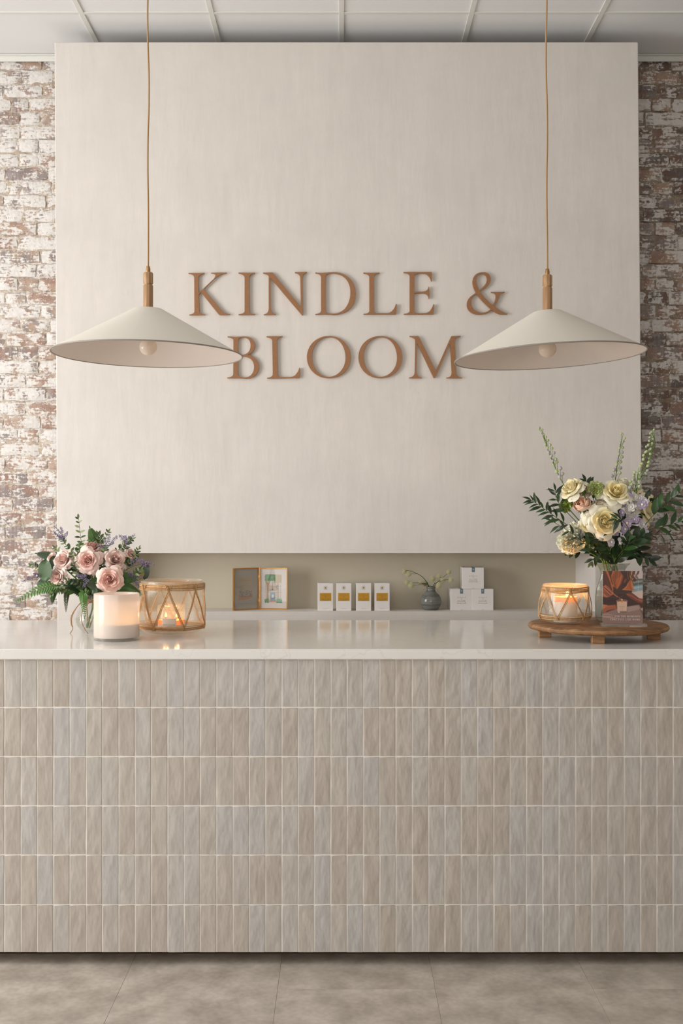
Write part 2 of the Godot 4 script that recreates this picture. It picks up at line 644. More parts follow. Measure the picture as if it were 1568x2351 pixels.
	# plants
	M.stem = leafy(Color(0.42, 0.53, 0.24), 0.5, 0.1)
	M.stem_dark = leafy(Color(0.22, 0.32, 0.13), 0.5, 0.1)
	M.twig = mat(Color(0.33, 0.24, 0.20), 0.8)
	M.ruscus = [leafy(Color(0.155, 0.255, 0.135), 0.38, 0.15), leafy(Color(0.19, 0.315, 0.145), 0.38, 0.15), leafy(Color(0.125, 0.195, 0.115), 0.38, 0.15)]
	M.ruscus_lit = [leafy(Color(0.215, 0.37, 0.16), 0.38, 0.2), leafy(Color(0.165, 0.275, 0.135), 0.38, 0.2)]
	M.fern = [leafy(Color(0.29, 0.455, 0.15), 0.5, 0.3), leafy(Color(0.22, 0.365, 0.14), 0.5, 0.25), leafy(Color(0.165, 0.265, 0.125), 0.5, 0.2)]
	M.euca = [leafy(Color(0.255, 0.355, 0.205), 0.5, 0.12), leafy(Color(0.20, 0.275, 0.19), 0.5, 0.12), leafy(Color(0.31, 0.385, 0.29), 0.5, 0.12)]
	M.pitto = [leafy(Color(0.36, 0.455, 0.24), 0.45), leafy(Color(0.56, 0.61, 0.42), 0.45), leafy(Color(0.26, 0.36, 0.18), 0.45), leafy(Color(0.22, 0.32, 0.16), 0.45)]
	M.purple = [leafy(Color(0.61, 0.57, 0.70), 0.7), leafy(Color(0.68, 0.65, 0.74), 0.7), leafy(Color(0.53, 0.49, 0.60), 0.7)]
	M.pink = [leafy(Color(0.935, 0.755, 0.705), 0.6, 0.2), leafy(Color(0.935, 0.765, 0.715), 0.6, 0.2), leafy(Color(0.955, 0.84, 0.795), 0.6, 0.2)]
	M.blush = [leafy(Color(0.945, 0.805, 0.765), 0.6, 0.2), leafy(Color(0.95, 0.835, 0.79), 0.6, 0.2), leafy(Color(0.965, 0.89, 0.85), 0.6, 0.2)]
	M.cream = [leafy(Color(1.0, 0.93, 0.68), 0.6, 0.2), leafy(Color(1.0, 0.95, 0.78), 0.6, 0.2), leafy(Color(1.0, 0.975, 0.885), 0.6, 0.2)]
	M.peach = [leafy(Color(1.0, 0.80, 0.65), 0.6, 0.2), leafy(Color(1.0, 0.835, 0.72), 0.6, 0.2), leafy(Color(1.0, 0.86, 0.765), 0.6, 0.2)]
	M.lime = leafy(Color(0.90, 0.94, 0.64), 0.6, 0.2)
	M.olive = leafy(Color(0.66, 0.73, 0.32), 0.6, 0.25)
	M.buff = leafy(Color(0.97, 0.90, 0.79), 0.6, 0.25)
	M.ivory = leafy(Color(0.99, 0.98, 0.89), 0.6, 0.2)
	M.ivory_core = leafy(Color(0.985, 0.93, 0.78), 0.6, 0.2)
	M.bud = leafy(Color(0.73, 0.79, 0.58), 0.6, 0.2)
	M.lilac = [leafy(Color(0.86, 0.83, 0.87), 0.6, 0.2), leafy(Color(0.92, 0.90, 0.88), 0.6, 0.2), leafy(Color(0.74, 0.68, 0.80), 0.6, 0.2)]
	M.allium = leafy(Color(0.86, 0.84, 0.70), 0.7, 0.15)

# ------------------------------------------------------------------ the room
const X0 := -5.1
const X1 := 4.3
const ZB := -1.87
const ZF := 6.4
const HC := 4.136

func room():
	# floor: a screed with long vinyl tiles on it
	var fl := structure("floor", box_mesh(Vector3(X1 - X0 + 0.4, 0.1, ZF - ZB + 0.4), 0, Vector3((X0 + X1) / 2, -0.053, (ZF + ZB) / 2)), M.seam, "warm grey stone-look vinyl tile floor")
	var tw := 0.555
	var tl := 1.11
	var fm := box_mesh(Vector3(tw - 0.0008, 0.0035, tl - 0.0008), 0.0003)
	for c in range(-9, 8):
		var x := -0.225 + c * tw + tw / 2
		for r in range(-3, 7):
			var z := 0.196 + r * tl + tl / 2 + (tl / 2 if posmod(c, 2) == 1 else (tl * 0.3 if c == -2 else 0.0))
			if z < ZB or z > ZF or x < X0 or x > X1: continue
			part("floor_tile", fm, M.floor[rng.randi() % 3], fl, Transform3D(Basis(), Vector3(x, -0.00175, z)))
	# ceiling: grid of tees with lay-in panels
	var ce := structure("ceiling", box_mesh(Vector3(X1 - X0 + 0.4, 0.1, ZF - ZB + 0.4), 0, Vector3((X0 + X1) / 2, HC + 0.12, (ZF + ZB) / 2)), M.ceiling, "suspended ceiling of square white panels in a metal grid")
	var g := 0.64
	var pm := box_mesh(Vector3(g - 0.004, 0.016, g - 0.004), 0.001)
	var z0 := -1.33
	for i in range(-8, 7):
		for j in range(-1, 13):
			part("ceiling_panel", pm, M.ceiling, ce, Transform3D(Basis(), Vector3((i + 0.5) * g, HC + 0.012, z0 + (j + 0.5) * g)))
	for i in range(-7, 7):
		part("ceiling_tee", box_mesh(Vector3(0.026, 0.007, ZF - ZB - 0.06), 0.001), M.tee, ce, Transform3D(Basis(), Vector3(i * g, HC + 0.0005, (ZF + ZB) / 2)))
	for j in range(0, 13):
		part("ceiling_tee", box_mesh(Vector3(X1 - X0 - 0.04, 0.006, 0.024), 0.001), M.tee, ce, Transform3D(Basis(), Vector3((X0 + X1) / 2, HC + 0.001, z0 + j * g)))
	var tr := S()
	bx(tr, Vector3((X0 + X1) / 2, HC - 0.014, ZB + 0.034), Vector3(X1 - X0, 0.030, 0.006), 0.001)
	bx(tr, Vector3((X0 + X1) / 2, HC - 0.001, ZB + 0.048), Vector3(X1 - X0, 0.004, 0.03), 0.001)
	structure("trim_1", done(tr), M.tee, "white metal angle where ceiling meets brick wall")
	# side walls and shop front, with their windows
	var s := S()
	var lx := X0 - 0.1
	var cy := HC / 2 + 0.05
	bx(s, Vector3(lx, cy, (ZB - 0.2 + 0.05) / 2), Vector3(0.2, HC + 0.3, absf(ZB - 0.2) + 0.05))
	bx(s, Vector3(lx, cy, (2.65 + ZF + 0.2) / 2), Vector3(0.2, HC + 0.3, ZF + 0.2 - 2.65))
	bx(s, Vector3(lx, 0.2, 1.35), Vector3(0.2, 0.6, 2.6))
	bx(s, Vector3(lx, 4.0, 1.35), Vector3(0.2, 0.6, 2.6))
	structure("wall_left", done(s), M.wall, "plain side wall with a large window")
	window("window_1", Vector3(X0 - 0.1, 2.1, 1.35), Vector3(0, 0, 1), 2.6, 3.2)
	s = S()
	bx(s, Vector3(X1 + 0.1, cy, (ZF + ZB) / 2), Vector3(0.2, HC + 0.3, ZF - ZB + 0.4))
	structure("wall_right", done(s), M.wall, "plain painted side wall")
	s = S()
	var fz := ZF + 0.1
	bx(s, Vector3((X0 - 0.2 - 2.35) / 2, cy, fz), Vector3(absf(X0) + 0.2 - 2.35, HC + 0.3, 0.2))
	bx(s, Vector3((1.35 + X1) / 2 + 0.1, cy, fz), Vector3(X1 - 1.35 + 0.2, HC + 0.3, 0.2))
	bx(s, Vector3(-0.5, 0.2, fz), Vector3(3.7, 0.4, 0.2))
	bx(s, Vector3(-0.5, 3.65, fz), Vector3(3.7, 1.1, 0.2))
	structure("wall_front", done(s), M.wall, "shop front wall behind the camera")
	window("window_2", Vector3(-0.5, 1.75, fz), Vector3(1, 0, 0), 3.7, 2.7)

func window(called: String, at: Vector3, dir: Vector3, w: float, h: float):
	var o := Node3D.new()
	o.name = called
	add_child(o)
	o.position = at
	tag(o, "", "", "", "structure")
	var n := Vector3(dir.z, 0, dir.x)
	var s := S()
	for k in [-1.0, -0.333, 0.333, 1.0]:
		bx(s, dir * k * (w / 2 - 0.03), dir * 0.05 + Vector3(0, h, 0) + n * 0.06, 0.004)
	for k in [-1.0, 1.0]:
		bx(s, Vector3(0, k * (h / 2 - 0.03), 0), dir * w + Vector3(0, 0.06, 0) + n * 0.05, 0.004)
	part("window_frame", done(s), M.frame, o)
	for k in 3:
		part("pane", box_mesh(dir * (w / 3 - 0.05) + Vector3(0, h - 0.08, 0) + n * 0.006), M.pane, o, Transform3D(Basis(), dir * (k - 1) * w * 0.333))

# ------------------------------------------------------------------ limewashed brickwork
const COURSE := 0.0747
func brick_shapes(n: int, half: bool) -> Array:
	var out := []
	var w := (0.102 if half else 0.213)
	var h := 0.0648
	for k in n:
		var ph := rng.randf() * 100
		var nz := noise(500 + k + (50 if half else 0), 1.0, 2)
		var nu := 5 if half else 8
		var nv := 3
		var s := S()
		var rows := []
		for j in nv + 1:
			var r := []
			for i in nu + 1:
				var u := float(i) / nu * 2 - 1
				var v := float(j) / nv * 2 - 1
				var edge := i == 0 or i == nu or j == 0 or j == nv
				var x := u * w / 2 + nz.get_noise_2d(ph + u * 7, v * 5) * 0.0058
				var y := v * h / 2 + nz.get_noise_2d(u * 9, ph + v * 5) * 0.0046
				var z := -0.0045 if edge else 0.001
				if edge and (i == 0 or i == nu) and (j == 0 or j == nv):
					x *= 0.985
					y *= 0.965
					z -= 0.003
				z += nz.get_noise_2d(u * 4 + ph, v * 4 - ph) * 0.005
				r.append(Vector3(x, y, z))
			rows.append(r)
		for j in nv:
			for i in nu:
				quad(s, rows[j][i], rows[j][i + 1], rows[j + 1][i + 1], rows[j + 1][i], 0)
		var rim := []
		for i in nu: rim.append(rows[0][i])
		for j in nv: rim.append(rows[j][nu])
		for i in nu: rim.append(rows[nv][nu - i])
		for j in nv: rim.append(rows[nv - j][0])
		for i in rim.size():
			var a: Vector3 = rim[i]
			var b: Vector3 = rim[(i + 1) % rim.size()]
			quad(s, Vector3(a.x, a.y, -0.05), Vector3(b.x, b.y, -0.05), b, a, 1)
		out.append(done(s))
	return out

func brick_wall():
	var wx0 := -2.6
	var wx1 := 2.7
	var w := structure("wall_back", box_mesh(Vector3(X1 - X0 + 0.4, HC + 0.3, 0.12), 0, Vector3((X0 + X1) / 2, HC / 2 + 0.05, ZB - 0.10)), M.wall, "old brick wall with flaking white limewash")
	var full := brick_shapes(12, false)
	var half := brick_shapes(8, true)
	var top := 4.071
	# the end joints of each course that can be read beside the partition's left edge, as metres along the wall
	var joints := [[-1.62], [-1.73, -1.56], [-1.83, -1.62], [-1.79, -1.69], [-1.63], [-1.74], [-1.64], [-1.75], [-1.82, -1.59], [-1.81, -1.73, -1.57], [-1.83, -1.6], [-1.72], [-1.65], [-1.75], [-1.85, -1.63], [-1.65], [-1.64], [-1.71], [-1.63], [-1.74, -1.58], [-1.82, -1.6], [-1.75, -1.64], [-1.64], [-1.71], [-1.83, -1.6], [-1.71], [-1.83, -1.63], [-1.75, -1.64], [-1.85, -1.63], [-1.82, -1.59], [-1.7], [-1.64], [-1.78, -1.56], [-1.73, -1.61], [-1.82, -1.6], [-1.69], [-1.84], [-1.75], [-1.77, -1.67], [-1.71]]
	var rest := S()
	var many := 0
	for side in [-1, 1]:
		for r in range(-1, 54):
			var y := top - (r + 0.5) * COURSE
			if y < 0.04: break
			var xs := []
			if side < 0 and r + 1 < joints.size():
				xs = joints[r + 1].duplicate()
			else:
				xs = [(-1.72 if side < 0 else 1.73) + rng.randf_range(-0.11, 0.11)]
			while xs[0] > (wx0 if side < 0 else 1.36): xs.push_front(xs[0] - (0.112 if rng.randf() < 0.22 else 0.224))
			while xs[xs.size() - 1] < (-1.30 if side < 0 else 2.5): xs.append(xs[xs.size() - 1] + (0.112 if rng.randf() < 0.22 else 0.224))
			for i in xs.size() - 1:
				var bw: float = xs[i + 1] - xs[i]
				if bw < 0.05: continue
				var short := bw < 0.15
				var msh: ArrayMesh = (half[rng.randi() % half.size()] if short else full[rng.randi() % full.size()])
				var k := (bw - 0.0105) / (0.102 if short else 0.213)
				var pos := Vector3((xs[i] + xs[i + 1]) / 2, y + rng.randf_range(-0.002, 0.002), ZB + 0.005 + rng.randf_range(-0.004, 0.005))
				var b := Basis(Vector3(0, 0, 1), rng.randf_range(-0.012, 0.012)).scaled(Vector3(k, rng.randf_range(0.96, 1.05), 1))
				if rng.randf() < 0.5: b = b * Basis(Vector3(0, 0, 1), PI)
				# paler paint towards the ceiling on the left, barer brick further down
				var pick := rng.randi() % 6
				if side < 0 and r < 18 and pick in [3, 4] and rng.randf() < 0.75: pick = [0, 1, 5][rng.randi() % 3]
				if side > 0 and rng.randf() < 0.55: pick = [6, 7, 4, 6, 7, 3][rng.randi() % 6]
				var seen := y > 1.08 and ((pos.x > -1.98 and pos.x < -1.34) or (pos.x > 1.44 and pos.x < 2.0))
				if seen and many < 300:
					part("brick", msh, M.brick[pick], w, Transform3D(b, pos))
					many += 1
				else:
					rest.append_from(msh, 0, Transform3D(b, pos))
	var others := part("brickwork", rest.commit(), M.brick[3], w)
	tag(others, "", "", "", "stuff")
	# mortar: a rough bed just behind the brick faces
	var nz := noise(77, 14.0, 4)
	for side in [-1, 1]:
		var s := S()
		var xa := -2.6 if side < 0 else 1.3
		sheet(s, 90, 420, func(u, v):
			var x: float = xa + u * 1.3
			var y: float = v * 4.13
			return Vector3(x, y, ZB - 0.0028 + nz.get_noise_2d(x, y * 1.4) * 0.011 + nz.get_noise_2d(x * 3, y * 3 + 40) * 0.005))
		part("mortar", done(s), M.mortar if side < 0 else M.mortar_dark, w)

# ------------------------------------------------------------------ plastered partition with a niche
const ZP := -1.47
func partition():
	var s := S()
	var lt := -1.450
	var lb := -1.430
	var rt := 1.499
	var rb := 1.532
	var yt := 4.055
	var n0 := -1.190
	var n1 := 1.283
	var nt := 1.472
	var nb := 1.177
	var zb := ZP - 0.24
	var lx := func(y: float) -> float: return lerpf(lb, lt, y / yt)
	var rx := func(y: float) -> float: return lerpf(rb, rt, y / yt)
	var P := func(x: float, y: float) -> Vector3: return Vector3(x, y, ZP)
	var e := 0.004
	# front face around the niche
	quad(s, P.call(lx.call(nt) + e, nt), P.call(rx.call(nt) - e, nt), P.call(rt - e, yt - e), P.call(lt + e, yt - e))
	quad(s, P.call(lx.call(nb) + e, nb), P.call(n0, nb), P.call(n0, nt), P.call(lx.call(nt) + e, nt))
	quad(s, P.call(n1, nb), P.call(rx.call(nb) - e, nb), P.call(rx.call(nt) - e, nt), P.call(n1, nt))
	quad(s, P.call(lb + e, 0), P.call(rb - e, 0), P.call(rx.call(nb) - e, nb), P.call(lx.call(nb) + e, nb))
	# chamfers and returns
	quad(s, Vector3(lb, 0, ZP - e), Vector3(lb + e, 0, ZP), Vector3(lt + e, yt - e, ZP), Vector3(lt, yt - e, ZP - e))
	quad(s, Vector3(rb - e, 0, ZP), Vector3(rb, 0, ZP - e), Vector3(rt, yt - e, ZP - e), Vector3(rt - e, yt - e, ZP))
	quad(s, Vector3(lt + e, yt - e, ZP), Vector3(rt - e, yt - e, ZP), Vector3(rt - e, yt, ZP - e), Vector3(lt + e, yt, ZP - e))
	quad(s, Vector3(lt, yt - e, ZP - e), Vector3(lt + e, yt - e, ZP), Vector3(lt + e, yt, ZP - e), Vector3(lt + e, yt, ZP - e))
	quad(s, Vector3(lb, 0, zb), Vector3(lb, 0, ZP - e), Vector3(lt, yt - e, ZP - e), Vector3(lt, yt - e, zb))
	quad(s, Vector3(rb, 0, ZP - e), Vector3(rb, 0, zb), Vector3(rt, yt - e, zb), Vector3(rt, yt - e, ZP - e))
	quad(s, Vector3(lt, yt, ZP - e), Vector3(rt, yt, ZP - e), Vector3(rt, yt, zb), Vector3(lt, yt, zb))
	quad(s, Vector3(rb, 0, zb), Vector3(lb, 0, zb), Vector3(lt, yt, zb), Vector3(rt, yt, zb))
	# niche floor, soffit and splayed cheeks
	var zn := ZP - 0.21
	var m0 := n0 + 0.055
	var m1 := n1 - 0.055
	quad(s, Vector3(n0, nb, ZP), Vector3(n1, nb, ZP), Vector3(m1, nb, zn), Vector3(m0, nb, zn))
	quad(s, Vector3(m0, nt, zn), Vector3(m1, nt, zn), Vector3(n1, nt, ZP), Vector3(n0, nt, ZP))
	var o := structure("wall_partition", done(s), M.plaster, "tall cream plastered partition with a display niche near counter height")
	var c := S()
	quad(c, Vector3(n0, nb, ZP), Vector3(m0, nb, zn), Vector3(m0, nt, zn), Vector3(n0, nt, ZP))
	quad(c, Vector3(m1, nb, zn), Vector3(n1, nb, ZP), Vector3(n1, nt, ZP), Vector3(m1, nt, zn))
	part("niche_cheeks", done(c), M.plaster, o)
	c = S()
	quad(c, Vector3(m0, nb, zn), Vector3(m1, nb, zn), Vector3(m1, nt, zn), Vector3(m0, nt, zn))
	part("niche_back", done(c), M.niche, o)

# ------------------------------------------------------------------ tiled counter
func counter():
	var o := thing("reception_counter", "long reception counter faced with stacked upright beige glazed tiles", "counter")
	# plan: straight front that bends back in a wide curve at its left end
	var plan := PackedVector2Array()
	plan.append(Vector2(2.35, 0.0))
	plan.append(Vector2(-1.385, 0.0))
	for k in range(1, 15):
		var a := k / 14.0 * PI / 2
		plan.append(Vector2(-1.385 - 0.42 * sin(a), -0.62 + 0.62 * cos(a)))
	plan.append(Vector2(-1.805, -1.02))
	plan.append(Vector2(2.35, -1.02))
	part("body", prism(inset(plan, 0.0030), 0.05, 1.135), M.grout, o)
	part("plinth", prism(inset(plan, 0.11), 0.0, 0.05), M.plinth, o)
	# tiles
	var pitch := 0.06037
	var rows := [1.1345, 0.9565, 0.7745, 0.592, 0.410, 0.2262, 0.0475]
	var kinds := []
	for k in 4:
		var nz := noise(900 + k, 1.0, 2)
		for tall in 2:
			var tw := pitch - 0.0042
			var th := 0.1788 if tall else 0.1752
			var s := S()
			var nu := 2
			var nv := 4
			var g := []
			for j in nv + 1:
				var r := []
				for i in nu + 1:
					var u := float(i) / nu * 2 - 1
					var v := float(j) / nv * 2 - 1
					var edge := i == 0 or i == nu or j == 0 or j == nv
					r.append(Vector3(u * (tw / 2 - 0.0012) + nz.get_noise_2d(v * 3, k * 9) * 0.0007, v * (th / 2 - 0.0012), (0.0 if edge else 0.0007) + nz.get_noise_2d(u * 2 + k * 5, v * 2) * 0.0011))
				g.append(r)
			for j in nv:
				for i in nu:
					quad(s, g[j][i], g[j][i + 1], g[j + 1][i + 1], g[j + 1][i], 0)
			var rim := []
			for i in nu: rim.append(g[0][i])
			for j in nv: rim.append(g[j][nu])
			for i in nu: rim.append(g[nv][nu - i])
			for j in nv: rim.append(g[nv - j][0])
			var out := []
			for p in rim: out.append(Vector3(p.x + signf(p.x) * 0.0012 if absf(p.x) > tw * 0.4 else p.x, p.y + signf(p.y) * 0.0012 if absf(p.y) > th * 0.4 else p.y, p.z - 0.0018))
			for i in rim.size():
				var i2 := (i + 1) % rim.size()
				quad(s, out[i], out[i2], rim[i2], rim[i], 1)
				quad(s, out[i] - Vector3(0, 0, 0.011), out[i2] - Vector3(0, 0, 0.011), out[i2], out[i], 2)
			kinds.append(done(s))
	var x_first := -1.2479 - pitch * 2
	var far := S()
	for r in 6:
		var yc: float = (rows[r] + rows[r + 1]) / 2
		for c in range(0, 60):
			var x := x_first + (c + 0.5) * pitch
			if x > 2.33: break
			var tall := 1 if r in [1, 2] else 1
			var msh: ArrayMesh = kinds[(rng.randi() % 4) * 2 + tall]
			var tl := Basis(Vector3(1, 0, 0), rng.randf_range(-0.005, 0.005)) * Basis(Vector3(0, 1, 0), rng.randf_range(-0.011, 0.011)) * Basis(Vector3(0, 0, 1), rng.randf_range(-0.0015, 0.0015))
			if rng.randf() < 0.5: tl = tl * Basis(Vector3(0, 0, 1), PI)
			var hgt: float = rows[r] - rows[r + 1] - 0.0042
			var tr := Transform3D(tl.scaled(Vector3(1, hgt / 0.1788, 1)), Vector3(x + rng.randf_range(-0.0003, 0.0003), yc + rng.randf_range(-0.0003, 0.0003), -0.001 + rng.randf_range(-0.0004, 0.0004)))
			if c < 48: part("tile", msh, M.tile[rng.randi() % 8], o, tr)
			else: far.append_from(msh, 0, tr)
		# round the bend at the left end
		var walk := PackedVector2Array()
		for p in plan.slice(1, 17): walk.append(p)
		var dist := 0.0
		var seg := 0
		var want := pitch * 0.5 + (-1.385 - x_first) * -1.0
		var along_len := 0.0
		for q in walk.size() - 1:
			var L := walk[q].distance_to(walk[q + 1])
			while want <= along_len + L:
				var f := (want - along_len) / L
				var p := walk[q].lerp(walk[q + 1], f)
				var d := (walk[q + 1] - walk[q]).normalized()
				var nrm := Vector3(-d.y, 0, d.x) * -1.0
				nrm = Vector3(d.y, 0, -d.x)
				if nrm.dot(Vector3(p.x + 1.0, 0, p.y + 0.9)) < 0: nrm = -nrm
				far.append_from(kinds[(rng.randi() % 4) * 2 + 1], 0, Transform3D(Basis(Vector3.UP.cross(nrm), Vector3.UP, nrm), Vector3(p.x, yc, p.y) - nrm * 0.001))
				want += pitch
			along_len += L
	var rest := part("tiling", far.commit(), M.tile[5], o)
	tag(rest, "", "", "", "stuff")
	# worktop
	var wp := PackedVector2Array()
	wp.append(Vector2(2.40, 0.012))
	wp.append(Vector2(-1.39, 0.012))
	for k in range(1, 19):
		var a := k / 18.0 * PI / 2
		wp.append(Vector2(-1.39 - 0.46 * sin(a), -0.63 + 0.642 * cos(a)))
	wp.append(Vector2(-1.85, -0.99))
	for k in range(1, 9):
		var a := k / 8.0 * PI / 2
		wp.append(Vector2(-1.77 - 0.08 * cos(a), -0.99 - 0.08 * sin(a)))
	wp.append(Vector2(2.40, -1.07))
	var top := structure_free("worktop", prism(wp, 1.136, 1.1735, 0.0022), M.quartz)
	tag(top, "polished white stone worktop with faint grey veins on the tiled counter", "worktop")

func structure_free(called: String, mesh: Mesh, m: Material) -> MeshInstance3D:
	var o := MeshInstance3D.new()
	o.name = numbered(called)
	o.mesh = mesh
	o.material_override = m
	add_child(o)
	return o

func inset(poly: PackedVector2Array, d: float) -> PackedVector2Array:
	return Geometry2D.offset_polygon(poly, -d, Geometry2D.JOIN_MITER)[0]

# upright prism over a plan (x, z), with an optional chamfer round its top and bottom edges
func prism(plan: PackedVector2Array, y0: float, y1: float, e := 0.0) -> ArrayMesh:
	var s := S()
	var inner := inset(plan, e) if e > 0 else plan
	if inner.size() != plan.size(): inner = plan
	var cw := Geometry2D.is_polygon_clockwise(plan)
	# start both outlines at matching corners
	if e > 0:
		var best := 0
		for i in inner.size():
			if inner[i].distance_to(plan[0]) < inner[best].distance_to(plan[0]): best = i
		inner = inner.slice(best) + inner.slice(0, best)
		if inner[1].distance_to(plan[1]) > 0.1: inner = plan
	for face in [[y1, true], [y0, false]]:
		var ix := Geometry2D.triangulate_polygon(inner)
		for q in range(0, ix.size(), 3):
			var a := inner[ix[q]]
			var b := inner[ix[q + 1]]
			var c := inner[ix[q + 2]]
			var ccw_from_above := (b - a).cross(c - a) < 0
			if ccw_from_above != face[1]:
				var t := b
				b = c
				c = t
			tri(s, Vector3(a.x, face[0], a.y), Vector3(b.x, face[0], b.y), Vector3(c.x, face[0], c.y))
	var n := plan.size()
	for i in n:
		var a := plan[i]
		var b := plan[(i + 1) % n]
		var ia := inner[i]
		var ib := inner[(i + 1) % n]
		var lo := y0 + e
		var hi := y1 - e
		if cw:
			var t := a
			a = b
			b = t
			t = ia
			ia = ib
			ib = t
		# anticlockwise in (x, z) seen with z down the page = outside to the left
		quad(s, Vector3(b.x, lo, b.y), Vector3(a.x, lo, a.y), Vector3(a.x, hi, a.y), Vector3(b.x, hi, b.y))
		if e > 0:
			quad(s, Vector3(b.x, hi, b.y), Vector3(a.x, hi, a.y), Vector3(ia.x, y1, ia.y), Vector3(ib.x, y1, ib.y))
			quad(s, Vector3(ib.x, y0, ib.y), Vector3(ia.x, y0, ia.y), Vector3(a.x, lo, a.y), Vector3(b.x, lo, b.y))
	return done(s)

# ------------------------------------------------------------------ raised letters on the partition
const PX := 0.0022   # metres per photographed pixel on the partition's face
func sign_letters():
	var K := "M 105 140 L 105 152 Q 200 158 208 225 L 213 825 Q 212 880 120 887 L 118 900 L 405 897 L 405 885 Q 305 880 300 830 L 288 525 L 330 487 L 628 860 Q 655 895 678 897 L 853 893 L 853 880 Q 780 882 715 820 Q 680 790 640 735 L 395 455 Q 382 440 388 428 L 600 225 Q 690 150 792 147 L 792 133 L 512 137 L 512 147 Q 590 150 590 185 Q 585 205 565 240 L 300 490 L 288 495 L 287 225 Q 290 165 392 152 L 392 137 Q 250 145 105 140 Z"
	var I := "M 1003 133 L 1003 150 Q 1105 155 1113 225 L 1113 825 Q 1108 875 1003 882 L 1003 895 L 1302 893 L 1302 880 Q 1205 877 1200 825 L 1196 225 Q 1200 158 1302 150 L 1302 133 Q 1150 142 1003 133 Z"
	var N := "M 93 110 L 93 125 Q 150 130 177 160 L 178 640 Q 178 730 104 737 L 104 746 L 288 744 L 288 735 Q 215 725 206 640 L 203 190 L 678 752 L 690 748 L 683 190 Q 690 118 750 113 L 750 98 Q 660 106 570 103 L 570 116 Q 645 122 650 190 L 660 628 L 240 115 Q 235 109 222 109 Q 150 115 93 110 Z"
	var D := "M 875 108 L 875 122 Q 955 128 962 175 L 962 680 Q 958 725 875 732 L 875 742 L 965 737 Q 1060 735 1140 745 Q 1260 745 1360 680 Q 1480 590 1480 420 Q 1470 270 1380 190 Q 1270 100 1140 105 Q 1050 110 965 118 Q 920 117 875 108 Z M 1028 175 Q 1030 125 1130 123 Q 1260 125 1330 200 Q 1400 280 1400 400 Q 1400 560 1310 660 Q 1230 728 1130 727 Q 1030 722 1028 680 Z"
	var L := "M 110 133 L 110 150 Q 212 155 217 215 L 219 820 Q 218 870 112 875 L 112 886 L 692 884 L 712 700 L 692 700 Q 680 750 650 795 Q 600 862 530 862 L 360 862 Q 302 862 300 820 L 298 215 Q 300 155 402 148 L 402 133 Q 250 145 110 133 Z"
	var E := "M 832 124 L 832 138 Q 938 142 942 200 L 942 820 Q 940 868 838 874 L 838 886 L 1368 884 L 1382 703 L 1366 703 Q 1350 760 1310 815 Q 1270 862 1200 862 L 1090 862 Q 1025 860 1024 820 L 1024 507 L 1170 504 Q 1275 505 1284 603 L 1297 603 L 1292 388 L 1280 388 Q 1270 475 1170 476 L 1024 476 L 1026 200 Q 1030 152 1110 152 L 1190 152 Q 1290 155 1328 290 L 1340 290 L 1336 124 Z"
	var A := "M 700 195 C 840 195 910 280 913 390 C 905 500 840 580 740 645 L 618 718 C 690 850 830 990 975 1110 C 1030 1020 1050 940 1050 850 Q 1050 765 920 755 L 918 738 L 1303 740 L 1303 760 Q 1190 765 1160 840 C 1130 930 1090 1030 1020 1140 C 1120 1220 1230 1290 1375 1343 L 1375 1360 L 1160 1358 Q 1100 1345 945 1243 C 870 1310 780 1360 640 1363 C 480 1365 380 1340 300 1240 C 255 1180 250 1110 255 1070 C 265 960 320 890 410 830 L 505 760 C 440 650 410 560 410 470 C 415 300 520 195 700 195 Z M 600 692 C 545 600 515 500 515 410 C 520 300 570 242 660 240 C 760 240 808 310 808 400 C 800 510 740 580 600 692 Z M 525 800 C 640 960 770 1090 912 1210 C 850 1280 770 1312 680 1312 C 570 1312 480 1270 420 1190 C 380 1130 368 1070 372 1010 C 385 910 440 850 525 800 Z"
	var B := "M 108 108 L 108 124 Q 210 130 218 185 L 215 820 Q 210 878 100 887 L 100 900 Q 300 892 440 908 L 500 905 C 620 890 703 790 703 670 C 690 560 600 470 485 460 C 580 420 628 350 628 270 C 615 160 530 105 400 108 Q 330 115 260 120 Q 180 115 108 108 Z M 305 180 Q 315 130 400 128 C 500 128 542 190 542 280 C 540 390 480 455 370 457 L 303 457 Z M 303 487 L 400 487 C 530 490 608 570 608 690 C 605 820 520 888 430 885 Q 310 880 303 820 Z"
	var L2 := "M 843 107 L 843 124 Q 940 130 952 190 L 962 820 Q 960 885 852 892 L 852 906 L 1468 895 L 1478 703 L 1462 703 Q 1450 760 1410 810 Q 1370 875 1290 876 L 1110 876 Q 1055 870 1052 820 L 1040 190 Q 1040 128 1147 114 L 1147 102 Q 1000 110 843 107 Z"
	var O := "M 407 77 C 590 77 722 215 722 380 C 722 550 590 683 407 683 C 225 683 92 550 92 380 C 92 215 225 77 407 77 Z M 165 370 C 165 220 260 95 420 93 C 560 95 647 230 647 390 C 647 540 540 665 400 665 C 260 660 165 520 165 370 Z"
	var Mm := "M 192 118 L 192 135 Q 270 145 322 200 L 312 920 Q 305 1045 182 1053 L 182 1068 L 473 1068 L 473 1055 Q 355 1045 350 930 L 362 280 L 735 1060 L 765 1060 L 1105 290 L 1140 930 Q 1142 1050 1022 1055 L 1022 1068 L 1370 1068 L 1370 1053 Q 1245 1045 1240 940 L 1210 240 Q 1210 145 1342 135 L 1342 118 L 1145 122 Q 1130 122 1105 180 L 785 900 L 425 180 Q 395 122 385 122 Q 290 128 192 118 Z"
	# outline, scale and place of each letter (its drawing's corner, in pixels from the middle of the sign)
	var row1 := "brown wooden letter %s in the upper row of the wall sign"
	var row2 := "brown wooden letter %s in the lower row of the wall sign"
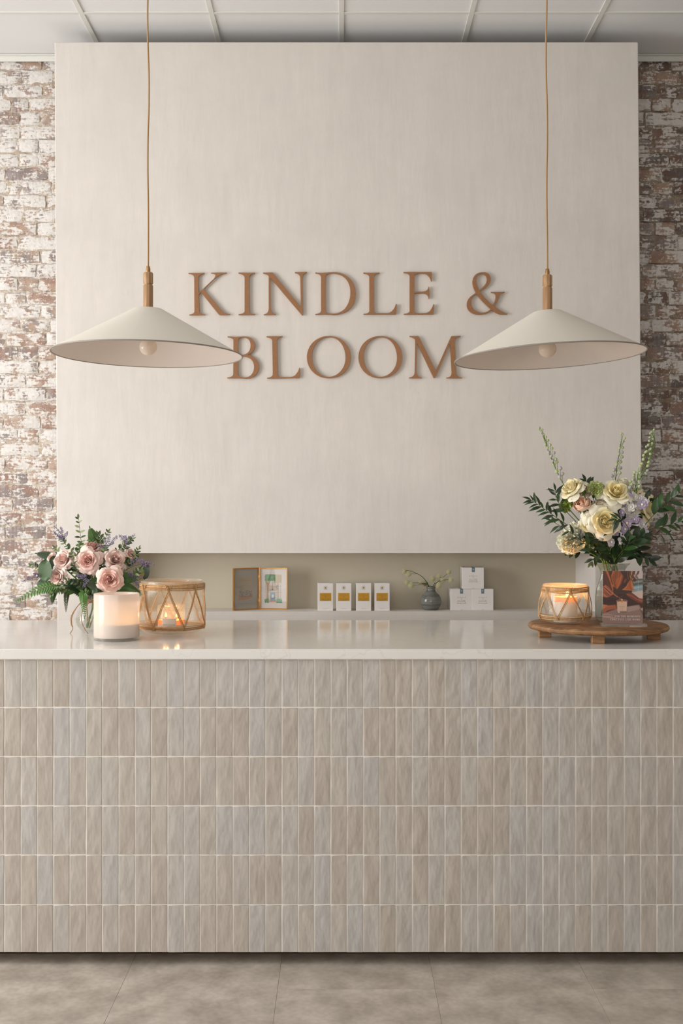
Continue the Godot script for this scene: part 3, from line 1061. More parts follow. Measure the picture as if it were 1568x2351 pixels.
	var list := [
		[K, 7.84, 420, 610, row1 % "K"], [I, 7.84, 420, 610, row1 % "I"], [N, 6.533, 590, 610, row1 % "N"], [D, 6.533, 590, 610, row1 % "D"],
		[L, 7.84, 820, 610, row1 % "L"], [E, 7.84, 820, 610, row1 % "E"], [A, 12.06, 1050, 610, "brown wooden ampersand ending the upper row of the wall sign"],
		[B, 8.25, 510, 760, row2 % "B"], [L2, 8.25, 510, 760, row2 % "L"], [O, 6.272, 690, 760, "brown wooden letter O beside the L in the lower row"],
		[O, 6.272, 808.1, 760, "brown wooden letter O beside the M in the lower row"], [Mm, 9.8, 920, 760, row2 % "M"]]
	for q in list:
		var loops := outline(q[0], 1.0 / q[1], Vector2.ZERO)
		var box := Rect2(loops[0][0], Vector2.ZERO)
		for p in loops[0]: box = box.expand(p)
		var c := box.get_center()
		for h in loops.size():
			for i in loops[h].size(): loops[h][i] -= c
		var s := S()
		extrude(loops, 0.010, s, PX)
		var o := structure_free("sign_letter", done(s), M.letter)
		o.position = Vector3((q[2] - 784 + c.x) * PX, 1.68 - (q[3] - 1175.5 - c.y) * PX, ZP + 0.004)
		tag(o, q[4], "letter", "letters of the wall sign")

# ------------------------------------------------------------------ pendant lamps
func pendants():
	pendant(Vector3(-0.7455, 0, -0.17), "cream cone pendant lamp hanging left, in front of the letter B", 0.0, -0.013, 2.468, 2.287, 0.0)
	pendant(Vector3(0.794, 0, -0.17), "cream cone pendant lamp hanging right, in front of the letter M, its shade tilted", 1.7, 0.049, 2.458, 2.279, 0.006)

func pendant(at: Vector3, label: String, ph: float, tilt: float, y_top: float, y_rim: float, lean: float):
	var o := thing("pendant_lamp", label, "lamp", Vector3(at.x, y_rim, at.z), "cone pendant lamps over the counter")
	var h := y_top - y_rim - 0.004       # top of the shade above its rim
	var tl := Transform3D(Basis(Vector3(0, 0, 1), tilt), Vector3(0, h, 0)) * Transform3D(Basis(), Vector3(0, -h, 0))
	var R := 0.365
	var s := S()
	lathe(s, [Vector2(R, 0), Vector2(lerpf(R, 0.066, 0.35), lerpf(0, h - 0.008, 0.35)), Vector2(lerpf(R, 0.066, 0.7), lerpf(0, h - 0.008, 0.7)), Vector2(0.066, h - 0.008), Vector2(0.056, h - 0.002), Vector2(0.046, h), Vector2(0.012, h)], 96)
	part("shade", done(s), M.shade, o, tl)
	s = S()
	lathe(s, [Vector2(0.012, h - 0.003), Vector2(0.06, h - 0.011), Vector2(lerpf(R - 0.004, 0.06, 0.5), lerpf(0, h - 0.011, 0.5)), Vector2(R - 0.004, 0.0)], 96)
	part("shade_lining", done(s), M.shade_in, o, tl)
	s = S()
	for k in 96:
		pass
	var ring := PackedVector3Array()
	for k in 97: ring.append(Vector3(sin(TAU * k / 96) * (R - 0.001), 0, cos(TAU * k / 96) * (R - 0.001)))
	tube(s, ring, 0.0028, 0.0028, 8, false)
	part("shade_rim", done(s), M.shade_rim, o, tl)
	# turned oak handle with a groove
	s = S()
	var r := 0.0187
	lathe(s, [Vector2(0, h), Vector2(r, h), Vector2(r, h), Vector2(r, h + 0.089), Vector2(r - 0.003, h + 0.092), Vector2(r - 0.003, h + 0.094), Vector2(r, h + 0.097), Vector2(r, h + 0.136), Vector2(r - 0.003, h + 0.140), Vector2(r - 0.003, h + 0.140), Vector2(0, h + 0.140)], 28)
	part("handle", done(s), M.oak, o)
	s = S()
	lathe(s, [Vector2(0, h + 0.140), Vector2(0.0085, h + 0.140), Vector2(0.0085, h + 0.140), Vector2(0.0085, h + 0.155), Vector2(0.0072, h + 0.158), Vector2(0.0072, h + 0.163), Vector2(0, h + 0.163)], 20)
	part("cord_grip", done(s), M.brass, o)
	var pts := []
	var y0 := h + 0.16
	var y1 := HC - 0.03 - y_rim
	for k in 13:
		var f := k / 12.0
		pts.append(Vector3(0.0028 * sin(f * 17 + ph) * sin(f * PI) - lean * f, lerpf(y0, y1, f), 0.002 * sin(f * 11 + ph)))
	part("cord", tube_mesh(curve(pts, 60), 0.0034, 0.0034, 8), M.cord, o)
	part("ceiling_rose", lathe_mesh([Vector2(0.0, y1 - 0.004), Vector2(0.045, y1), Vector2(0.05, y1 + 0.006), Vector2(0.05, y1 + 0.03), Vector2(0, y1 + 0.03)], 28), M.shade, o, Transform3D(Basis(), Vector3(-lean, 0, 0)))
	# frosted globe bulb and its socket
	s = S()
	var by := 0.030
	ball(s, Vector3(0, by, 0), Vector3(0.034, 0.034, 0.034), 28, 18)
	part("bulb", done(s), M.bulb, o)
	part("socket", lathe_mesh([Vector2(0, by + 0.03), Vector2(0.014, by + 0.03), Vector2(0.02, by + 0.045), Vector2(0.02, h - 0.003), Vector2(0, h - 0.003)], 20), M.shade_in, o)

# ------------------------------------------------------------------ small drawings for prints
func fill(im: Image, pts: Array, c: Color, speck := 0.0):
	var w := im.get_width()
	var h := im.get_height()
	var poly := PackedVector2Array()
	for i in range(0, pts.size(), 2): poly.append(Vector2(pts[i] * w / 100.0, pts[i + 1] * h / 100.0))
	var b := Rect2(poly[0], Vector2.ZERO)
	for p in poly: b = b.expand(p)
	for y in range(maxi(0, int(b.position.y)), mini(h, int(b.end.y) + 1)):
		for x in range(maxi(0, int(b.position.x)), mini(w, int(b.end.x) + 1)):
			if Geometry2D.is_point_in_polygon(Vector2(x + 0.5, y + 0.5), poly):
				var k := 1.0 + rng.randf_range(-speck, speck)
				im.set_pixel(x, y, Color(c.r * k, c.g * k, c.b * k))

func dots(im: Image, x0: float, y0: float, x1: float, y1: float, n: int, r: float, cols: Array):
	var w := im.get_width()
	var h := im.get_height()
	for i in n:
		var cx := rng.randf_range(x0, x1) * w / 100
		var cy := rng.randf_range(y0, y1) * h / 100
		var c: Color = cols[rng.randi() % cols.size()]
		for y in range(int(cy - r), int(cy + r) + 1):
			for x in range(int(cx - r), int(cx + r) + 1):
				if x >= 0 and y >= 0 and x < w and y < h and Vector2(x - cx, y - cy).length() < r: im.set_pixel(x, y, im.get_pixel(x, y).lerp(c, 0.75))

func stroke(im: Image, pts: Array, width: float, c: Color):
	for i in range(0, pts.size() - 2, 2):
		var a := Vector2(pts[i], pts[i + 1])
		var b := Vector2(pts[i + 2], pts[i + 3])
		var d := (b - a).normalized()
		var n := Vector2(-d.y, d.x) * width / 2
		fill(im, [a.x + n.x, a.y + n.y, b.x + n.x, b.y + n.y, b.x - n.x, b.y - n.y, a.x - n.x, a.y - n.y], c)

func print_mat(im: Image, soften := 0) -> StandardMaterial3D:
	var w := im.get_width()
	var h := im.get_height()
	for pass_ in soften:
		for along_x in [true, false]:
			var src: Image = im.duplicate()
			for y in h:
				for x in w:
					var sum := Color(0, 0, 0)
					for k in [-2, -1, 0, 1, 2]:
						sum += src.get_pixel(clampi(x + k, 0, w - 1), y) if along_x else src.get_pixel(x, clampi(y + k, 0, h - 1))
					im.set_pixel(x, y, sum / 5.0)
	var m := mat(Color.WHITE, 0.55)
	m.albedo_texture = ImageTexture.create_from_image(im)
	return m

# an upright print: its picture fills the sheet
func print_sheet(w: float, h: float, z := 0.0) -> ArrayMesh:
	var s := S()
	var p := [Vector3(-w / 2, 0, z), Vector3(w / 2, 0, z), Vector3(w / 2, h, z), Vector3(-w / 2, h, z)]
	var uv := [Vector2(0, 1), Vector2(1, 1), Vector2(1, 0), Vector2(0, 0)]
	for k in [0, 2, 1, 0, 3, 2]:
		s.set_uv(uv[k])
		s.add_vertex(p[k])
	return done(s)

func words(text: String, height: float, spacing := 0.0, serif := true, thick := 0.00025) -> TextMesh:
	var t := TextMesh.new()
	var f := SystemFont.new()
	f.font_names = PackedStringArray(["Droid Serif" if serif else "Droid Sans"])
	if spacing != 0.0:
		var v := FontVariation.new()
		v.base_font = f
		v.spacing_glyph = int(spacing)
		t.font = v
	else:
		t.font = f
	t.text = text
	t.font_size = 32
	t.pixel_size = height / 23.0       # cap height of 32 point type is about 23 pixels
	t.depth = thick
	t.curve_step = 2.0
	return t

# ------------------------------------------------------------------ things in the niche
func niche_things():
	var sy := 1.177
	# four slim cartons with foil labels
	var carton := thing("gift_carton", "", "box", Vector3.ZERO, "slim white cartons with gold labels")
	part("carton", box_mesh(Vector3(0.077, 0.140, 0.07), 0.0008, Vector3(0, 0.070, 0)), M.card, carton)
	var lid := S()
	bx(lid, Vector3(0, 0.1375, 0), Vector3(0.0778, 0.005, 0.0708), 0.0006)
	var fo := part("foil_label", box_mesh(Vector3(0.058, 0.040, 0.0006), 0.0, Vector3(0, 0.071, 0.0352)), M.foil, carton)
	for q in [["KINDLE", 0.0805], ["&", 0.0715], ["BLOOM", 0.0600]]:
		part("lettering", words(q[0], 0.0052, 13.0), M.ink, fo, Transform3D(Basis(), Vector3(0, q[1], 0.0357)))
	part("lettering", words("REED DIFFUSER", 0.0018, 3.0, false), M.ink, fo, Transform3D(Basis(), Vector3(0, 0.0535, 0.0357)))
	var sb := S()
	for k in 28:
		var a := TAU * k / 28
		var d := Vector3(sin(a), cos(a), 0)
		var n := Vector3(cos(a), -sin(a), 0) * 0.0003
		var c := Vector3(0, 0.117, 0.0354)
		quad(sb, c + d * 0.003 - n, c + d * 0.003 + n, c + d * (0.0125 if k % 2 else 0.010) + n, c + d * (0.0125 if k % 2 else 0.010) - n)
	tag(part("sunburst", done(sb), M.sunburst, carton), "", "", "", "stuff")
	part("sunburst_core", box_mesh(Vector3(0.0042, 0.0042, 0.0004), 0.0, Vector3(0, 0.117, 0.0353)), M.ink, carton)
	part("small_print", words("150 ML / 5 FL OZ", 0.0023, 1.0, false), M.ink_pale, carton, Transform3D(Basis(), Vector3(0, 0.0115, 0.0352)))
	var spots := [[-0.083, 0.05, "slim white carton with gold label standing nearest the folding picture frame"], [0.011, 0.02, "slim white carton with gold label, second from the folding picture frame"], [0.112, 0.015, "slim white carton with gold label, third from the folding picture frame"], [0.206, 0.02, "slim white carton with gold label standing nearest the grey bud vase"]]
	for i in 4:
		var o = carton if i == 0 else carton.duplicate()
		if i > 0:
			o.name = numbered("gift_carton")
			add_child(o)
		o.position = Vector3(spots[i][0], sy, -1.545)
		o.rotation.y = spots[i][1]
		o.set_meta("label", spots[i][2])
	# three square candle cartons
	var cube := thing("candle_box", "", "box", Vector3.ZERO, "square white candle boxes with grey ribbons")
	part("carton", box_mesh(Vector3(0.109, 0.109, 0.105), 0.0009, Vector3(0, 0.0545, 0)), M.card, cube)
	var rb := S()
	bx(rb, Vector3(0, 0.0975, 0.0529), Vector3(0.0150, 0.0235, 0.0008))
	bx(rb, Vector3(0, 0.1094, 0.025), Vector3(0.0150, 0.0008, 0.056))
	var rib := part("ribbon", done(rb), M.ribbon, cube)
	part("ribbon_mark", box_mesh(Vector3(0.0042, 0.0042, 0.0004), 0.0, Vector3(0, 0.0995, 0.0535)), M.ribbon_mark, rib)
	for q in [["KINDLE", 0.0655], ["&", 0.0580], ["BLOOM", 0.0490]]:
		part("lettering", words(q[0], 0.0046, 17.0), M.ink_pale, cube, Transform3D(Basis(), Vector3(0, q[1], 0.0527)))
	part("printed_rule", box_mesh(Vector3(0.044, 0.0009, 0.0003), 0.0, Vector3(0, 0.0440, 0.0527)), M.ink_pale, cube)
	part("lettering", words("Soy Wax Candle", 0.0042, 1.0), M.ink_pale, cube, Transform3D(Basis(), Vector3(0, 0.0365, 0.0527)))
	part("small_print", words("220 G", 0.0024, 1.0, false), M.ink_pale, cube, Transform3D(Basis(), Vector3(0, 0.0035, 0.0527)))
	var cubes := [[0.611, 0.0, 0.055, "square white candle box at the bottom of the stack, beside the grey vase"], [0.7235, 0.0, -0.02, "square white candle box at the bottom of the stack, far from the grey vase"], [0.674, 0.1096, 0.0, "square white candle box on top of the two others"]]
	for i in 3:
		var o = cube if i == 0 else cube.duplicate()
		if i > 0:
			o.name = numbered("candle_box")
			add_child(o)
		o.position = Vector3(cubes[i][0], sy + cubes[i][1], -1.593)
		o.rotation.y = cubes[i][2]
		o.set_meta("label", cubes[i][3])
	# hinged brass double frame with two small pictures
	var fr := thing("picture_frame", "gold folding double picture frame with two small watercolours", "picture frame", Vector3(-0.4270, sy, -1.60))
	for side in [-1, 1]:
		var w := 0.147
		var h := 0.216
		var s := S()
		for k in [-1, 1]:
			bx(s, Vector3(k * (w / 2 - 0.0028), h / 2, 0), Vector3(0.0056, h, 0.013), 0.0012)
			bx(s, Vector3(0, h / 2 + k * (h / 2 - 0.0028), 0), Vector3(w - 0.0114, 0.0056, 0.013), 0.0012)
		var turn := Basis(Vector3.UP, deg_to_rad(33.0 if side < 0 else -4.0))
		var tr := Transform3D(turn, turn * Vector3(side * (w / 2 + 0.002), 0, 0))
		var leaf := part("frame_leaf", done(s), M.gold, fr, tr)
		var im := Image.create(112, 164, false, Image.FORMAT_RGB8)
		if side < 0: paint_flowers(im)
		else: paint_house(im)
		part("watercolour", print_sheet(w - 0.011, h - 0.011, -0.002), print_mat(im), leaf, Transform3D(Basis(), Vector3(0, 0.0055, 0)))
		part("backing", box_mesh(Vector3(w - 0.008, h - 0.008, 0.002), 0.0, Vector3(0, h / 2, -0.0045)), M.card, leaf)
		part("pane", box_mesh(Vector3(w - 0.011, h - 0.011, 0.0016), 0.0, Vector3(0, h / 2, 0.003)), M.acrylic_thin, leaf)
	for y in [0.048, 0.170]:
		part("hinge", box_mesh(Vector3(0.006, 0.016, 0.008), 0.001, Vector3(0, y, 0.004)), M.gold, fr)
	# grey bud vase with dried alliums
	var vz := thing("bud_vase", "small round grey glazed vase with a narrow neck", "vase", Vector3(0.460, sy, -1.572))
	part("body", lathe_mesh([Vector2(0, 0), Vector2(0.034, 0), Vector2(0.037, 0.002), Vector2(0.0475, 0.018), Vector2(0.0535, 0.035), Vector2(0.0545, 0.047), Vector2(0.052, 0.060), Vector2(0.043, 0.076), Vector2(0.030, 0.088), Vector2(0.0235, 0.097), Vector2(0.0215, 0.106), Vector2(0.0225, 0.112), Vector2(0.0250, 0.1165), Vector2(0.0238, 0.1185), Vector2(0.0205, 0.1165), Vector2(0.0185, 0.108), Vector2(0.018, 0.09), Vector2(0, 0.088)], 48), M.glaze, vz)
	var base := Vector3(0.460, sy, -1.572)
	var px := func(x: float, y: float, z: float) -> Vector3: return Vector3((x - 548.0) / 6.03 / 447.0, (715.0 - y) / 6.03 / 447.0, z)
	var sprays := [
		["dried allium stem arching high towards the four slim cartons", [px.call(530, 600, 0.0), px.call(515, 390, 0.0), px.call(430, 260, 0.012), px.call(290, 183, 0.02), px.call(195, 165, 0.02)], [[175, 178, 0.018, 33], [232, 215, 0.024, 43]]],
		["dried allium stem leaning low towards the four slim cartons", [px.call(535, 600, 0.006), px.call(520, 385, 0.008), px.call(415, 345, 0.02), px.call(300, 338, 0.03), px.call(225, 335, 0.03)], [[265, 370, 0.036, 44], [210, 332, 0.026, 38], [395, 335, 0.016, 31]]],
		["dried allium stem arching high towards the stacked boxes", [px.call(560, 600, 0.0), px.call(575, 390, 0.004), px.call(640, 325, 0.01), px.call(770, 215, 0.012)], [[795, 188, 0.012, 36], [658, 252, 0.0, 34], [570, 285, -0.006, 41]]],
		["dried allium stem leaning low towards the stacked boxes", [px.call(565, 600, 0.004), px.call(590, 390, 0.012), px.call(690, 310, 0.02), px.call(790, 292, 0.022)], [[818, 298, 0.024, 39], [708, 303, 0.012, 38], [652, 372, 0.03, 43], [472, 352, -0.008, 41]]]]
	var heads := []
	for k in 3: heads.append(allium_head(k))
	for q in sprays:
		var o := thing("allium_stem", q[0], "dried flower", base, "dried alliums in the grey vase")
		part("stem", tube_mesh(curve(q[1], 16), 0.0022, 0.0009, 6), M.stem_dark, o)
		for hd in q[2]:
			var c: Vector3 = px.call(hd[0], hd[1], hd[2])
			var r: float = hd[3] / 6.03 / 447.0
			part("flower_head", heads[rng.randi() % 3], M.allium, o, Transform3D(Basis(Vector3(0.3, 1, 0.2).normalized(), rng.randf() * 6).scaled(Vector3(r, r, r)), c))
			# a thin stalk back to the nearest point of the stem
			var best: Vector3 = q[1][1]
			for p in curve(q[1], 16):
				if p.distance_to(c) < best.distance_to(c) and p.y < c.y + 0.004: best = p
			if best.distance_to(c) > 0.004: part("stalk", tube_mesh(curve([best, c], 2), 0.0008, 0.0006, 5), M.stem_dark, o)

func allium_head(k: int) -> ArrayMesh:
	var s := S()
	ball(s, Vector3.ZERO, Vector3(0.62, 0.62, 0.62), 12, 8)
	for i in 150:
		var y := 1.0 - 2.0 * (i + 0.5) / 150
		var a := i * 2.39996 + k
		var d := Vector3(sqrt(1 - y * y) * cos(a), y, sqrt(1 - y * y) * sin(a))
		var r := rng.randf_range(0.80, 1.05)
		var b := along(d, Vector3(0.3, 0.4, 0.8))
		var t := d * r
		for p in 4:
			var e := (b.x * cos(p * PI / 2 + i) + b.z * sin(p * PI / 2 + i))
			var f := (b.x * cos(p * PI / 2 + i + 0.8) + b.z * sin(p * PI / 2 + i + 0.8))
			tri(s, t - d * 0.24, t + e * 0.17 + d * 0.02, t + f * 0.15 + d * 0.05)
	return done(s)

func paint_flowers(im: Image):
	im.fill(Color(0.70, 0.675, 0.64))
	fill(im, [19, 17, 79, 17, 79, 76, 19, 76], Color(0.735, 0.675, 0.585), 0.02)
	for y in [24, 30, 36, 42, 48]: fill(im, [19, y, 79, y - 1, 79, y - 0.4, 19, y + 0.6], Color(0.70, 0.63, 0.53))
	fill(im, [19, 64, 35, 68, 60, 66, 79, 61, 79, 71, 60, 76, 40, 78, 19, 77], Color(0.76, 0.58, 0.46), 0.05)
	dots(im, 24, 54, 76, 70, 120, 1.7, [Color(0.40, 0.42, 0.36), Color(0.50, 0.52, 0.46), Color(0.42, 0.45, 0.56), Color(0.58, 0.54, 0.48)])
	dots(im, 22, 50, 38, 62, 30, 2.2, [Color(0.66, 0.63, 0.60), Color(0.58, 0.55, 0.52)])
	stroke(im, [19, 87, 79, 87], 0.6, Color(0.58, 0.56, 0.53))

func paint_house(im: Image):
	im.fill(Color(0.86, 0.835, 0.82))
	fill(im, [17, 14, 81, 14, 81, 86, 17, 86], Color(0.83, 0.80, 0.77), 0.02)
	fill(im, [50, 15, 81, 15, 81, 36, 50, 36], Color(0.74, 0.68, 0.53), 0.05)
	fill(im, [62, 30, 70, 30, 71, 78, 62, 78], Color(0.76, 0.67, 0.55), 0.05)
	fill(im, [34, 42, 62, 42, 62, 80, 34, 80], Color(0.80, 0.745, 0.68), 0.03)
	for x in [22, 70, 76]: stroke(im, [x, 40, x, 80], 0.8, Color(0.60, 0.61, 0.62))
	for y in [44, 60]: stroke(im, [17, y, 81, y], 0.6, Color(0.58, 0.57, 0.56))
	stroke(im, [46, 34, 46, 52], 0.9, Color(0.35, 0.28, 0.24))
	stroke(im, [34, 54, 60, 54], 1.2, Color(0.35, 0.28, 0.24))
	fill(im, [42, 54, 50, 54, 46, 49], Color(0.42, 0.33, 0.28))
	fill(im, [38, 60, 57, 59, 57, 80, 38, 80], Color(0.44, 0.58, 0.68), 0.06)
	fill(im, [43, 65, 51, 65, 51, 73, 43, 73], Color(0.84, 0.85, 0.84))
	fill(im, [34, 80, 60, 80, 60, 84, 34, 84], Color(0.80, 0.50, 0.42), 0.06)
	fill(im, [23, 28, 30, 36, 36, 28, 39, 29, 32, 46, 31, 86, 24, 86, 25, 44, 18, 32], Color(0.70, 0.56, 0.44), 0.06)
	dots(im, 18, 15, 56, 30, 260, 2.6, [Color(0.20, 0.52, 0.30), Color(0.28, 0.60, 0.36), Color(0.16, 0.44, 0.25)])
	dots(im, 60, 76, 81, 85, 70, 2.6, [Color(0.20, 0.52, 0.30), Color(0.28, 0.60, 0.38)])
	dots(im, 17, 76, 31, 85, 50, 2.4, [Color(0.18, 0.46, 0.26), Color(0.28, 0.58, 0.36)])
	dots(im, 60, 42, 68, 52, 20, 1.6, [Color(0.30, 0.27, 0.25), Color(0.55, 0.52, 0.5)])

# ------------------------------------------------------------------ candles and lanterns
func flame(parent: Node, at: Vector3, h: float, energy: float, wick_h := 0.008):
	part("wick", lathe_mesh([Vector2(0, -wick_h), Vector2(0.0011, -wick_h), Vector2(0.0009, 0.002), Vector2(0, 0.003)], 8), M.wick, parent, Transform3D(Basis(), at))
	part("flame", lathe_mesh([Vector2(0, 0), Vector2(h * 0.16, h * 0.10), Vector2(h * 0.24, h * 0.28), Vector2(h * 0.20, h * 0.52), Vector2(h * 0.09, h * 0.80), Vector2(0, h)], 14), M.flame, parent, Transform3D(Basis(), at))
	var l := OmniLight3D.new()
	l.name = "flame_light"
	l.light_energy = energy
	l.light_color = Color(1.0, 0.74, 0.42)
	l.light_size = 0.006
	l.omni_range = 12.0
	l.omni_attenuation = 2.0
	l.shadow_enabled = true
	l.position = at + Vector3(0, h * 0.35, 0)
	parent.add_child(l, true)

# the rattan cage round a glass lantern
func cage(o: Node3D, prof: Callable, y_lo: float, y_hi: float, bands_lo: int, bands_hi: int, n: int, ph: float, r: float):
	for q in [[y_lo, bands_lo], [y_hi, bands_hi]]:
		for k in q[1]:
			var ring := PackedVector3Array()
			var y0: float = q[0] + (k - (q[1] - 1) / 2.0) * r * 2.15
			var w := rng.randf() * TAU
			for i in 49:
				var a := TAU * i / 48
				var y := y0 + 0.0013 * sin(a * 2 + w) + 0.0007 * sin(a * 5 + w)
				var R: float = prof.call(y) + r * (0.9 + 0.25 * sin(a * 3 + w * 2))
				ring.append(Vector3(sin(a) * R, y, cos(a) * R))
			var s := S()
			tube(s, ring, r, r, 6, false)
			part("rattan_band", done(s), M.cane[k % 3], o)
	for i in n:
		for sgn in [-1, 1]:
			for strand in 2:
				var a0: float = ph + TAU * i / n
				var span: float = TAU / n * 0.62
				var pts := []
				for j in 11:
					var f := j / 10.0
					var y := lerpf(y_hi + r * 3.6, y_lo - r * 3.0, f)
					var a: float = a0 + sgn * (span * (f - 0.14)) + sgn * (strand - 0.5) * r * 1.7 / prof.call(0.1)
					var R: float = prof.call(y) + r * (1.0 if f > 0.14 and f < 0.88 else 2.2) + (r * 0.8 if sgn > 0 else 0.0)
					pts.append(Vector3(sin(a) * R, y, cos(a) * R))
				part("rattan_strip", tube_mesh(curve(pts, 20), r * 0.66, r * 0.66, 6), M.cane[(i + strand) % 3], o)

func from_profile(pts: Array) -> Callable:
	return func(y: float) -> float:
		for i in pts.size() - 1:
			if y <= pts[i + 1].y and pts[i + 1].y > pts[i].y: return lerpf(pts[i].x, pts[i + 1].x, clampf((y - pts[i].y) / (pts[i + 1].y - pts[i].y), 0, 1))
		return pts[pts.size() - 1].x

func counter_things_left():
	var Y := 1.1735
	# milky glass candle
	var c := thing("glass_candle", "large white glass candle glowing in front of the pink bouquet", "candle", Vector3(-0.892, Y, -0.289))
	var R := 0.0895
	var H := 0.184
	var s := S()
	lathe(s, [Vector2(R - 0.001, 0.013), Vector2(R, 0.016), Vector2(R, H - 0.004), Vector2(R - 0.0012, H), Vector2(R - 0.0042, H), Vector2(R - 0.005, H - 0.004), Vector2(R - 0.005, H - 0.030)], 72)
	part("glass_jar", done(s), M.milk, c)
	part("glass_base", lathe_mesh([Vector2(0, 0), Vector2(R - 0.004, 0), Vector2(R, 0.003), Vector2(R, 0.0128), Vector2(R, 0.0128), Vector2(0, 0.0128)], 72), M.clear, c)
	part("wax", lathe_mesh([Vector2(0, 0.014), Vector2(R - 0.006, 0.014), Vector2(R - 0.0055, 0.018), Vector2(R - 0.0055, 0.066), Vector2(R - 0.009, 0.0675), Vector2(0, 0.066)], 72), M.wax, c)
	for q in [[Vector3(0.034, 0.079, 0.036), 0.0011], [Vector3(-0.034, 0.079, 0.024), 0.0007], [Vector3(0.004, 0.079, -0.034), 0.0007]]:
		flame(c, q[0], 0.018, q[1], 0.012)
	# big rattan lantern with a two-wick candle jar inside
	var prof := [Vector2(0, 0), Vector2(0.085, 0.0015), Vector2(0.110, 0.008), Vector2(0.126, 0.020), Vector2(0.1345, 0.036), Vector2(0.1360, 0.060), Vector2(0.1345, 0.120), Vector2(0.1290, 0.180), Vector2(0.1270, 0.205), Vector2(0.1270, 0.2215)]
	var l := thing("glass_lantern", "large bubbled glass lantern wrapped in rattan beside the white candle", "lantern", Vector3(-0.707, Y, -0.505), "rattan lanterns on the counter")
	var shell := prof.duplicate()
	shell += [Vector2(0.1255, 0.2232), Vector2(0.1235, 0.2215), Vector2(0.1235, 0.195)]
	part("glass_shell", lathe_mesh(shell, 72), M.seeded, l)
	cage(l, from_profile(prof), 0.034, 0.199, 3, 4, 7, 0.06, 0.0032)
	var j := thing("candle_jar", "small glass candle jar burning inside the large rattan lantern", "candle", Vector3(-0.709, Y + 0.010, -0.503))
	var r := 0.057
	part("glass_jar", lathe_mesh([Vector2(0, 0), Vector2(r - 0.004, 0), Vector2(r, 0.004), Vector2(r, 0.108), Vector2(r - 0.0015, 0.1095), Vector2(r - 0.003, 0.108), Vector2(r - 0.003, 0.09)], 48), M.clear, j)
	part("wax", lathe_mesh([Vector2(0, 0.006), Vector2(r - 0.004, 0.006), Vector2(r - 0.0035, 0.010), Vector2(r - 0.0035, 0.030), Vector2(r - 0.0035, 0.030), Vector2(0, 0.030)], 48), M.wax, j)
	part("melted_wax", lathe_mesh([Vector2(0, 0.0302), Vector2(r - 0.0035, 0.0302), Vector2(r - 0.0035, 0.0302), Vector2(r - 0.0035, 0.049), Vector2(r - 0.0035, 0.049), Vector2(0, 0.049)], 48), M.melt, j)
	s = S()
	sheet(s, 10, 1, func(u, v):
		var a: float = (u - 0.5) * 1.06
		return Vector3(sin(a) * (r + 0.0006), 0.016 + v * 0.042, cos(a) * (r + 0.0006)))
	var lab := part("paper_label", done(s), M.card, j)
	part("lettering", words("KINDLE & BLOOM", 0.0037, 2.0), M.ink, lab, Transform3D(Basis(), Vector3(0, 0.0325, r + 0.0009)))
	part("lettering", words("SOY WAX", 0.0024, 2.0), M.ink_pale, lab, Transform3D(Basis(), Vector3(0, 0.0245, r + 0.0009)))
	flame(j, Vector3(-0.020, 0.060, 0.012), 0.021, 0.012, 0.012)
	flame(j, Vector3(0.022, 0.058, -0.006), 0.018, 0.012, 0.010)

